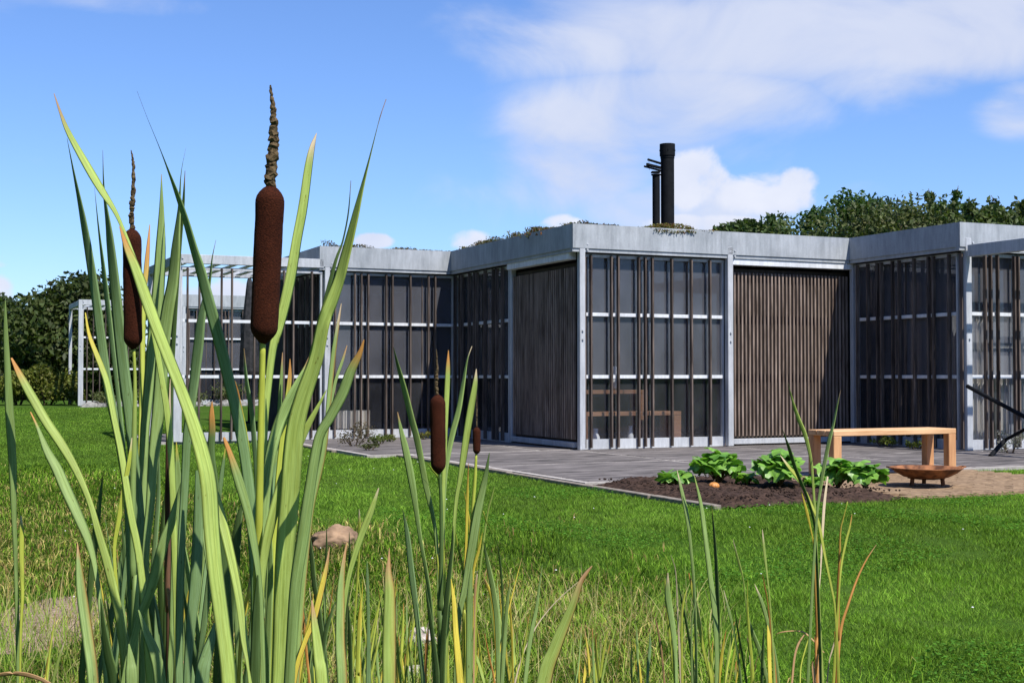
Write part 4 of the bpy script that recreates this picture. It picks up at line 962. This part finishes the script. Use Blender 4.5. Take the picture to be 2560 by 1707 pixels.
LA([(514,1004,6),(520,1020,12),(530,1047,16),(547,1100,26),(568,1171,25),(582,1242,22),(593,1313,16),(600,1400,14),(605,1568,14)], -.03, col='g', tip='o', tl=60, ph=(10, 15))
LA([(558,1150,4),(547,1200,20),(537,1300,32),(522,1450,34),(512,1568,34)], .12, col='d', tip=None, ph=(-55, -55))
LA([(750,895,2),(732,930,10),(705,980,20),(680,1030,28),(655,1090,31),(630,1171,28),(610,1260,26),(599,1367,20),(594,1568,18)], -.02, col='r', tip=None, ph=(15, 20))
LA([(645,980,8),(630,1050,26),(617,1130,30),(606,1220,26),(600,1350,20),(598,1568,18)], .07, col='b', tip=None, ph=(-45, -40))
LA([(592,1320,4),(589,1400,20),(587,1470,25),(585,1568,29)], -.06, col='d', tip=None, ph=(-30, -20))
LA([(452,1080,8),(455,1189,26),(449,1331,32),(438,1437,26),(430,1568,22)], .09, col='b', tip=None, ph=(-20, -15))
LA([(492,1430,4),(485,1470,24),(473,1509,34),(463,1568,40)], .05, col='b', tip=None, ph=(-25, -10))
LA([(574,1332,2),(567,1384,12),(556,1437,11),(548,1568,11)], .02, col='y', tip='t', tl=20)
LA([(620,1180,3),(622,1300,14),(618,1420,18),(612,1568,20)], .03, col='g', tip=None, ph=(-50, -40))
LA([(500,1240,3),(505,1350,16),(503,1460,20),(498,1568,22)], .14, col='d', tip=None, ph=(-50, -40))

# --- plant with the left seed head
D2 = 1.45
B_, b_ = plant('cattail_plant', 320, D2, 'cattail with the slimmer brown seed head at the left', GC)
spike(B_, (303, 524), (306, 804), 43, D2, [(301, 345), (306, 375), (306, 440), (303, 490), (303, 530)], 12, 4.0)
stalk(B_, [(307, 795, 7), (310, 880, 8), (308, 1000, 12), (305, 1150, 14), (306, 1350, 15), (310, 1568, 18)], D2, 'l', 'g', b_)
def LB(pts, dd=0, **k): leaf(B_, pts, D2 + dd, base=(b_[0] + random.uniform(-.03, .03), b_[1] + dd), **k)
LB([(124,215,2),(140,262,8),(160,310,15),(205,390,22),(235,440,20),(262,482,13),(280,520,10),(300,570,10),(330,660,14),(360,800,16),(390,1000,18)], -.02, col='r', tip='t', tl=70, ph=(20, 20))
LB([(154,318,2),(170,400,10),(190,500,17),(207,600,22),(222,700,24),(236,810,26),(250,900,25),(272,1000,24),(295,1136,24),(313,1224,24),(331,1313,25),(356,1420,26),(372,1568,28)], .05, col='b', tip=None, ph=(-80, 0))
LB([(236,345,2),(239,440,10),(249,520,18),(260,620,26),(272,740,31),(284,850,32),(297,950,31),(306,1040,28),(318,1150,26),(328,1300,24),(335,1568,24)], .0, col='b', tip='t', tl=30, ph=(-80, 5))
LB([(217,430,1),(226,520,8),(238,620,13),(252,740,14),(268,880,12),(285,1050,12)], .06, col='b', ph=(-75, -20))
LB([(196,718,3),(205,770,10),(228,830,15),(246,880,17),(262,960,17),(280,1050,18),(300,1180,20),(322,1300,20),(345,1568,22)], -.06, col='r', tip='y', tl=120, ph=(15, -20))
LB([(344,516,2),(340,570,10),(336,620,14),(330,700,14),(326,900,14),(322,1100,14)], .12, col='l', tip='o', tl=140, ph=(10, 10))
LB([(371,400,1),(371,484,14),(369,566,27),(364,660,33),(356,746,34),(346,841,30),(338,930,27),(332,1000,25),(325,1200,24),(318,1400,20),(315,1568,20)], .03, col='g', tip='t', tl=14, ph=(-15, 10))
LB([(427,340,1),(416,399,6),(412,473,14),(405,548,22),(397,642,29),(384,716,34),(374,800,36),(367,904,35),(358,1000,33),(350,1085,27),(345,1160,24),(335,1260,20),(330,1400,20)], -.02, col='g', tip='t', tl=20, ph=(-85, 5))
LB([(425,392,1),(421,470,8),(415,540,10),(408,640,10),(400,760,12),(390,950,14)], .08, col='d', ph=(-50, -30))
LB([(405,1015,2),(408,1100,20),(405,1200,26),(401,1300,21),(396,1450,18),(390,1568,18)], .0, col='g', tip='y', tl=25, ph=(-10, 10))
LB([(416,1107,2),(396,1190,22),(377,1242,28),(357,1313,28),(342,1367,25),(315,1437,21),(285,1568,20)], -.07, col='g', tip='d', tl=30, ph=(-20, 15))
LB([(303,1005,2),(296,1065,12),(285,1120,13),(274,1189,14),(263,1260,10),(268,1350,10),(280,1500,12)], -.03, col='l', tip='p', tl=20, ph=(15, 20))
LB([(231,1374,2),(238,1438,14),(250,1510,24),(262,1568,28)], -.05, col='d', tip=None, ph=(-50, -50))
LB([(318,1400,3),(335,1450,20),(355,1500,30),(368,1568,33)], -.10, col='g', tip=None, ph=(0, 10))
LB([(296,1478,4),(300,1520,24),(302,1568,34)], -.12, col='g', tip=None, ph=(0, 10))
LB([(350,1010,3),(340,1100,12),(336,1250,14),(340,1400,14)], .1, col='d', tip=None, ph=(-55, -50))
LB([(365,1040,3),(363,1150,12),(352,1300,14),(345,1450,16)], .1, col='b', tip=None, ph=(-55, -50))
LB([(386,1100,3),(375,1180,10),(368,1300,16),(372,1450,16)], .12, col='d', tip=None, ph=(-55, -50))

for k in range(26):  # extra back leaves, mostly dark colours standing in for shade inside the clump
    P_ = A_ if k % 2 else B_; dd = random.uniform(1.45, 1.75); x = random.uniform(430, 680) if k % 2 else random.uniform(225, 430); yt = random.uniform(1020, 1360); sl_ = random.uniform(-.18, .18)
    pts = [(x + sl_ * (yy - yt) + 12 * math.sin((yy - yt) / 300 + k), yy, w_) for yy, w_ in ((yt, 1.5), (yt + 60, random.uniform(7, 12)), (yt + 150, random.uniform(12, 19)), ((yt + 1600) / 2 + 40, random.uniform(14, 22)), (1600, random.uniform(12, 20)))]
    pts = [q_ for i_, q_ in enumerate(pts) if i_ == 0 or q_[1] > pts[i_ - 1][1] + 20]
    xb = ((590 if k % 2 else 320) * KF - CX) / F * 1.5
    leaf(P_, pts, dd, random.choice('dddbbg'), random.choice(['t', None, 'y', 'd']), 18, base=(xb + random.uniform(-.08, .08), dd), ph=(random.uniform(-50, 10), random.uniform(-55, 0)))
C_, b_ = plant('cattail_plant', 44, 1.5, 'narrow single shoot cut close by the left edge', GC)
leaf(C_, [(12,690,3),(13,760,12),(17,850,18),(22,950,23),(28,1046,22),(30,1100,20),(32,1180,14),(35,1260,12),(39,1400,11),(42,1568,11)], 1.5, 'g', None, base=b_, ph=(-20, 10))
leaf(C_, [(48,1184,2),(50,1224,13),(50,1296,13),(52,1367,10),(48,1450,7),(46,1568,6)], 1.48, 'l', 'p', 16, base=b_, ph=(20, 20))
D_, b_ = plant('cattail_plant', 235, 1.4, 'low cattail with leaves bending left over the lawn', GC)
leaf(D_, [(26,822,5),(47,864,19),(73,911,25),(104,965,26),(142,1022,25),(175,1080,20),(205,1150,16),(225,1220,20),(245,1290,23),(262,1360,24),(278,1440,24),(290,1568,24)], 1.4, 'r', 'o', 50, base=b_, ph=(20, -15))
leaf(D_, [(70,946,3),(85,978,8),(107,1033,20),(130,1075,28),(149,1118,30),(178,1182,28),(203,1242,22),(219,1306,14),(232,1400,14),(245,1568,16)], 1.45, 'g', 'o', 30, base=b_, ph=(15, 10))
leaf(D_, [(178,1246,2),(181,1296,16),(188,1367,28),(203,1473,31),(214,1568,30)], 1.3, 'g', 't', 30, base=b_, ph=(20, 15), edge='o')
leaf(D_, [(-30,1560,6),(0,1549,10),(35,1546,12),(70,1551,12),(110,1568,10),(135,1600,8)], 1.3, 't', None, base=b_, name='dead_leaf')
E_, b_ = plant('dead_cattail_stalk', 392, 1.5, 'broken dark brown dead cattail stalk between the green ones', GC)
stalk(E_, [(389, 985, 15), (388, 1100, 17), (386, 1250, 15), (389, 1400, 19), (392, 1568, 22)], 1.5, 'd', 'd', b_, matn='deadstalk')
leaf(E_, [(391,870,3),(390,930,6),(391,990,7)], 1.5, 'p', None, name='torn_tip')
leaf(E_, [(384,1350,8),(390,1375,14),(396,1430,14),(402,1480,8),(415,1510,5),(428,1528,5)], 1.45, 't', None, name='torn_sheath')
leaf(E_, [(395,1350,4),(396,1400,10),(398,1450,10)], 1.46, 't', None, name='torn_sheath')

F_, b_ = plant('cattail_plant', 755, 1.3, 'low cattail with yellowing crossed leaves right of the tallest one', GC)
leaf(F_, [(757,1256,2),(750,1300,10),(739,1350,16),(721,1422,16),(700,1475,14),(675,1568,13)], 1.25, 'y', 't', 50, base=b_, ph=(20, 20), edge='o')
leaf(F_, [(797,1243,2),(788,1297,12),(782,1367,22),(781,1473,27),(786,1568,29)], 1.3, 'g', 't', 60, base=b_, edge='o', ph=(10, 10))
leaf(F_, [(716,1378,4),(723,1437,20),(732,1509,30),(739,1568,34)], 1.2, 'r', 't', 40, base=b_, ph=(15, 15))
leaf(F_, [(870,1120,3),(853,1171,17),(832,1224,19),(814,1278,16),(800,1330,13),(790,1400,11),(783,1500,11)], 1.6, 'r', 'p', 18, base=b_, ph=(20, 15))
leaf(F_, [(825,1169,2),(825,1210,8),(823,1300,6),(815,1420,6),(808,1568,6)], 1.7, 'l', 'p', 18, base=b_)
leaf(F_, [(843,1288,2),(844,1331,8),(846,1438,10),(846,1568,14)], 1.7, 'b', None, base=b_, ph=(-20, 0))
leaf(F_, [(829,1376,2),(825,1438,12),(821,1545,12),(820,1568,12)], 1.5, 'l', 'y', 60, base=b_)
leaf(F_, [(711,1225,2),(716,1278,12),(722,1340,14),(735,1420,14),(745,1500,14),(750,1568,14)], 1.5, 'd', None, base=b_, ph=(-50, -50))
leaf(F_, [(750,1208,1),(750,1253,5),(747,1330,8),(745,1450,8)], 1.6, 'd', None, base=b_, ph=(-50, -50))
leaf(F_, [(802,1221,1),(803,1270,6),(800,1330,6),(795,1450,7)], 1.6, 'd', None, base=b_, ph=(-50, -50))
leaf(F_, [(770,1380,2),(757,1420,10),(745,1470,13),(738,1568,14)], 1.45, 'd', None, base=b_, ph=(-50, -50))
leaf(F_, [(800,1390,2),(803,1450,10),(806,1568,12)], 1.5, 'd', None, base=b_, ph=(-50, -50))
G_, b_ = plant('cattail_shoot', 894, 1.25, 'single broad upright leaf with an orange edge, low in the centre', GC)
leaf(G_, [(894,1258,2),(893,1290,10),(892,1317,19),(895,1367,31),(894,1473,38),(894,1568,38)], 1.25, 'r', 't', 65, base=b_, edge='o', ph=(26, 28))
J_, b_ = plant('cattail_shoot', 1232, 1.2, 'single broad leaf leaning right with a dry brown tip', GC)
leaf(J_, [(1360,1299,3),(1346,1316,10),(1333,1338,14),(1317,1385,21),(1295,1438,29),(1274,1491,35),(1249,1568,42)], 1.2, 'r', 't', 70, base=b_, edge='o', ph=(28, 30))

# --- middle cattails
D3 = 2.05
H_, b_ = plant('cattail_plant', 1006, D3, 'middle cattail with a brown seed head in front of the dark wall', GC)
spike(H_, (1005, 905), (1007, 1089), 36, D3, [(1002, 802), (1004, 840), (1002, 880), (1004, 908)], 8, 7.0)
stalk(H_, [(1010, 1082, 6), (1013, 1150, 8), (1014, 1250, 10), (1012, 1400, 12), (1010, 1568, 13)], D3, 'd', 'd', b_)
def LH(pts, dd=0, **k): leaf(H_, pts, D3 + dd, base=(b_[0] + random.uniform(-.03, .03), b_[1] + dd), **k)
LH([(904,798,1),(912,832,8),(929,894,15),(945,960,17),(958,1009,18),(968,1060,17),(979,1118,16),(995,1189,11),(1004,1260,9),(1008,1400,9),(1010,1568,9)], .05, col='g', tip='d', tl=50, ph=(-55, 10))
LH([(913,946,2),(922,992,12),(931,1029,19),(945,1100,20),(956,1171,14),(966,1240,11),(980,1320,11),(990,1400,11),(998,1568,11)], 0, col='g', tip='t', tl=18, ph=(0, -55))
LH([(924,1167,1),(935,1224,13),(945,1313,17),(956,1402,15),(967,1509,12),(972,1568,12)], -.05, col='b', tip='d', ph=(-40, -40))
LH([(1030,804,2),(1029,843,12),(1027,892,15),(1024,960,14),(1021,1050,12),(1018,1150,10),(1014,1300,10)], .1, col='r', tip='o', tl=40, ph=(25, 20))
LH([(1041,1207,1),(1038,1260,9),(1027,1367,14),(1018,1473,17),(1014,1568,18)], -.04, col='d', tip=None, ph=(-50, -50))
LH([(977,1342,2),(988,1420,11),(1002,1527,14),(1004,1568,14)], -.08, col='d', tip=None, ph=(-50, -50))
LH([(981,1062,1),(993,1080,4),(1006,1100,4),(1012,1160,5)], .05, col='l', tip=None)
LH([(981,1208,1),(990,1225,4),(1000,1250,5),(1008,1320,5)], .05, col='l', tip=None)
LH([(984,1430,2),(981,1470,9),(977,1550,8)], .0, col='o', tip='p', tl=20)
I_, b_ = plant('cattail_plant', 1070, D3, 'cattail with a very small seed head right of the middle one', GC)
spike(I_, (1095, 980), (1095, 1044), 18, D3, [(1094, 890), (1095, 930), (1095, 985)], 3, 9.0)
stalk(I_, [(1094, 1040, 5), (1091, 1100, 8), (1085, 1180, 8), (1080, 1260, 8), (1072, 1400, 8), (1068, 1568, 9)], D3, 'l', 'l', b_)
def LI(pts, dd=0, **k): leaf(I_, pts, D3 + dd, base=(b_[0] + random.uniform(-.04, .04), b_[1] + dd), **k)
LI([(1084,795,2),(1073,827,4),(1063,886,11),(1053,942,15),(1040,991,17),(1030,1040,15),(1022,1100,12),(1018,1200,10),(1016,1400,10)], .08, col='g', tip='p', tl=22, ph=(-70, 0))
LI([(1094,847,2),(1091,883,14),(1081,942,20),(1073,991,20),(1065,1047,19),(1057,1100,14),(1048,1150,11),(1040,1250,10),(1030,1400,10),(1022,1568,10)], .0, col='r', tip='p', tl=22, ph=(20, 10))
LI([(1124,1040,2),(1114,1100,15),(1098,1171,23),(1083,1260,25),(1068,1349,19),(1054,1420,14),(1046,1568,13)], -.06, col='g', tip='d', tl=60, ph=(-15, -10))
LI([(1076,1062,1),(1073,1153,8),(1071,1242,7),(1066,1350,7)], .04, col='y', tip='o', tl=40)
LI([(1066,1128,1),(1075,1180,6),(1080,1230,6),(1078,1350,6)], .06, col='y', tip=None)
LI([(1046,1221,1),(1053,1260,6),(1062,1300,6),(1068,1380,6)], .0, col='l', tip=None)
LI([(1132,1225,1),(1118,1200,3),(1107,1171,4),(1100,1220,4),(1094,1350,5)], .1, col='l', tip=None)
LI([(1136,1116,1),(1130,1140,4),(1118,1190,5),(1100,1330,6)], .15, col='r', tip=None)
LI([(1108,1222,1),(1099,1265,8),(1087,1313,7),(1080,1420,7)], .02, col='y', tip=None)
LI([(1110,1242,1),(1121,1296,12),(1135,1367,16),(1142,1438,14),(1144,1568,11)], .0, col='g', tip='d', ph=(-40, -10))
LI([(1142,1244,1),(1149,1296,6),(1155,1400,6),(1150,1568,6)], .1, col='d', tip=None)
LI([(1174,1326,1),(1165,1385,9),(1160,1456,11),(1153,1568,11)], .0, col='g', tip='t', tl=15)
LI([(1036,1329,2),(1043,1385,13),(1047,1456,17),(1057,1568,21)], -.1, col='y', tip='y', tl=20, ph=(20, 20))
LI([(1084,1288,2),(1079,1367,17),(1078,1473,18),(1077,1568,18)], -.06, col='g', tip=None, ph=(0, 5))
LI([(1097,1310,3),(1092,1350,7),(1090,1402,5),(1088,1568,5)], .0, col='t', tip='p', tl=20)
LI([(1113,1454,2),(1124,1510,5),(1136,1568,5)], .0, col='o', tip=None)
LI([(1112,1328,3),(1122,1350,8),(1132,1385,9),(1138,1450,8)], .02, col='y', tip='t', tl=14)
LI([(1246,1294,1),(1238,1350,6),(1231,1402,10),(1217,1473,12),(1206,1568,12)], .1, col='g', tip=None)
LI([(1335,1330,1),(1300,1360,3),(1260,1400,3),(1225,1450,4),(1195,1520,4)], .25, col='p', tip=None, name='dead_leaf')

# --- thin reeds at the right
def reeds(name, bx, d, label, rows, dead=()):
    r, b = plant(name, bx, d, label, 'thin reeds in the lower right')
    for k, (pts, col, tip, ph_) in enumerate(rows): leaf(r, pts, d + random.uniform(-.08, .08), col, tip, 22, base=(b[0] + random.uniform(-.05, .05), b[1]), ph=ph_)
    return r, b
S1, S2 = (-20, 10), (-50, -50)
reeds('reed_clump', 1600, 2.6, 'clump of tall thin green reeds left of the bare ones', [
 ([(1555,1079,1),(1566,1128,10),(1580,1196,11),(1587,1260,8),(1593,1331,8),(1598,1450,8),(1600,1568,8)], 'g', 'p', (20, -50)),
 ([(1594,1089,1),(1609,1153,10),(1619,1224,13),(1630,1313,14),(1641,1402,15),(1646,1491,12),(1645,1568,11)], 'g', 'r', (20, 5)),
 ([(1634,1158,1),(1639,1210,6),(1644,1278,9),(1648,1367,11),(1650,1438,9),(1648,1568,9)], 'd', 'l', S2),
 ([(1534,1315,2),(1534,1367,17),(1545,1438,16),(1552,1509,10),(1554,1568,9)], 'g', 'p', S1),
 ([(1527,1330,2),(1530,1370,8),(1538,1450,9),(1548,1540,8)], 'l', None, S1),
 ([(1557,1336,1),(1568,1388,6),(1584,1473,8),(1595,1568,9)], 'd', None, S2),
 ([(1582,1315,2),(1593,1367,10),(1607,1438,11),(1616,1490,9),(1630,1545,12),(1634,1568,12)], 'l', 'o', (20, 20)),
 ([(1541,1274,1),(1552,1313,3),(1556,1400,4)], 'p', None, S1), ([(1578,1350,1),(1570,1380,6),(1566,1430,5)], 'l', None, S1), ([(1598,1380,1),(1590,1420,5),(1588,1480,5)], 'g', None, S1)])
reeds('reed_clump', 1745, 2.5, 'lower clump of green and yellow reeds in the middle of the right group', [
 ([(1683,1237,1),(1696,1288,7),(1707,1331,4),(1715,1400,4),(1726,1509,7),(1730,1568,7)], 'r', 'p', S1),
 ([(1751,1215,1),(1755,1260,8),(1762,1320,5),(1769,1385,4),(1775,1480,5)], 'r', 'p', (20, 10)),
 ([(1733,1340,1),(1751,1385,10),(1765,1438,10),(1780,1509,11),(1787,1568,11)], 'g', 'p', (10, -30)),
 ([(1715,1397,1),(1723,1438,10),(1744,1491,12),(1758,1545,12),(1764,1568,12)], 'g', 'l', S1),
 ([(1763,1435,2),(1766,1463,11),(1767,1510,11),(1769,1568,11)], 'y', None, (20, 20)),
 ([(1662,1354,1),(1676,1409,8),(1687,1456,5),(1698,1527,7),(1702,1568,7)], 'g', 'p', (10, -50)),
 ([(1688,1400,1),(1694,1440,5),(1706,1510,6),(1715,1568,7)], 'd', None, S2),
 ([(1717,1330,1),(1717,1400,5),(1723,1480,8),(1727,1520,8)], 'l', None, S1),
 ([(1751,1318,1),(1758,1355,4),(1763,1381,3)], 'o', None, S1),
 ([(1755,1440,2),(1752,1500,8),(1750,1568,8)], 'd', None, S2)])
reeds('reed_clump', 1500, 2.7, 'low sparse reeds at the left of the right hand group', [
 ([(1492,1456,1),(1493,1484,8),(1488,1540,8)], 'b', None, S1), ([(1504,1416,2),(1512,1450,5),(1520,1500,5)], 't', None, S1), ([(1462,1435,1),(1463,1475,7),(1466,1540,6)], 'g', None, S1), ([(1451,1480,1),(1450,1520,6),(1452,1568,6)], 'd', None, S2)])
def thin(bx, d, n, spread, y0, y1, label, cols='grrllly'):
    rows = []
    for k in range(n):
        x = bx + random.uniform(-spread, spread); yt = random.uniform(y0, y1); sl_ = random.uniform(-.22, .22); w_ = random.uniform(4, 9); bend = random.uniform(-14, 14)
        pts = [(x + sl_ * (1568 - yy) * -1 + bend * ((1568 - yy) / (1568 - yt)) ** 2, yy, ww) for yy, ww in ((yt, 1), (yt + (1568 - yt) * .2, w_ * .6), (yt + (1568 - yt) * .5, w_), (yt + (1568 - yt) * .8, w_), (1575, w_ * .9))]
        rows.append((pts, random.choice(cols), random.choice(['p', 't', 'o', None]), (random.uniform(-50, 20), random.uniform(-50, 20))))
    return reeds('reed_clump', bx, d, label, rows)
thin(830, 1.9, 20, 75, 1300, 1480, 'thin yellowish reeds between the tallest cattail and the single broad leaf')
thin(955, 2.2, 18, 50, 1330, 1500, 'thin short reeds at the foot of the middle cattail, on its left')
thin(1120, 2.3, 24, 70, 1280, 1490, 'thin green and straw reeds right of the middle cattail')
thin(1400, 2.8, 14, 90, 1430, 1520, 'very low thin reeds right of the leaning broad leaf')
thin(1660, 2.7, 12, 80, 1380, 1520, 'short thin reeds standing inside the right hand group')
thin(150, 1.9, 10, 110, 1400, 1520, 'short thin reeds in the lower left corner')
thin(690, 1.6, 18, 60, 1250, 1450, 'straw and green blades at the right foot of the tallest cattail', 'gglydo')
thin(330, 1.7, 20, 90, 1180, 1420, 'fine blades at the foot of the left cattail', 'gddlyb')
Kp, b_ = reeds('reed_plant', 1875, 2.3, 'tall bare yellow stemmed reed before the bench', [
 ([(1810,880,1),(1822,926,7),(1835,964,11),(1850,1001,11),(1863,1058,8),(1868,1120,7),(1872,1180,7),(1874,1230,7)], 'r', 'd', (-20, 15)),
 ([(1797,985,1),(1804,1005,4),(1813,1031,9),(1825,1070,10),(1838,1103,9),(1855,1145,8),(1868,1190,7),(1873,1230,6)], 'd', 'd', (-40, -30)),
 ([(1931,895,1),(1924,925,4),(1914,975,7),(1906,1005,10),(1893,1069,10),(1884,1125,8),(1876,1190,7)], 'g', 't', (-60, 15)),
 ([(1792,1045,1),(1811,1071,9),(1836,1103,9),(1861,1153,8),(1879,1196,8),(1888,1240,8),(1897,1288,7),(1910,1350,6),(1918,1400,5)], 'l', 'p', (20, 0)),
 ([(1840,1126,1),(1852,1171,8),(1861,1210,5),(1870,1260,4)], 'y', None, (10, 10)),
 ([(1901,1094,5),(1893,1160,8),(1889,1225,7),(1885,1306,4),(1880,1380,4)], 'p', None, (10, 10))])
stalk(Kp, [(1874, 1195, 7), (1873, 1260, 7), (1873, 1330, 8), (1877, 1438, 8), (1876, 1500, 9), (1876, 1568, 9)], 2.3, 'y', 'o', b_)
leaf(Kp, [(1779,1458,1),(1795,1451,3),(1825,1448,3),(1847,1452,4),(1868,1470,4),(1893,1498,2)], 2.35, 't', None, name='dead_leaf')
leaf(Kp, [(1847,1457,3),(1834,1478,6),(1825,1510,6),(1819,1568,6)], 2.25, 't', None, name='dead_leaf')
leaf(Kp, [(1858,1463,3),(1850,1490,4),(1840,1530,4),(1838,1568,4)], 2.28, 'l', None)
leaf(Kp, [(1866,1518,4),(1868,1540,9),(1871,1568,9)], 2.25, 't', None, name='dead_leaf')
Lp, b_ = reeds('reed_plant', 1922, 2.3, 'second bare reed with a side leaf arching right', [
 ([(1957,1180,1),(1952,1210,5),(1944,1240,7),(1934,1288,6),(1928,1350,5)], 'l', 'o', (10, 10)),
 ([(2013,1250,1),(1990,1285,4),(1968,1331,6),(1947,1392,7),(1933,1438,8),(1926,1500,8),(1924,1568,8)], 'o', 't', (10, 10)),
 ([(1922,1455,1),(1912,1490,4),(1903,1530,3)], 'p', None, S1)])
stalk(Lp, [(1947, 1151, 1.5), (1937, 1190, 3), (1930, 1222, 4), (1928, 1296, 7), (1925, 1367, 8), (1924, 1473, 9), (1921, 1568, 10)], 2.3, 'l', 'o', b_)
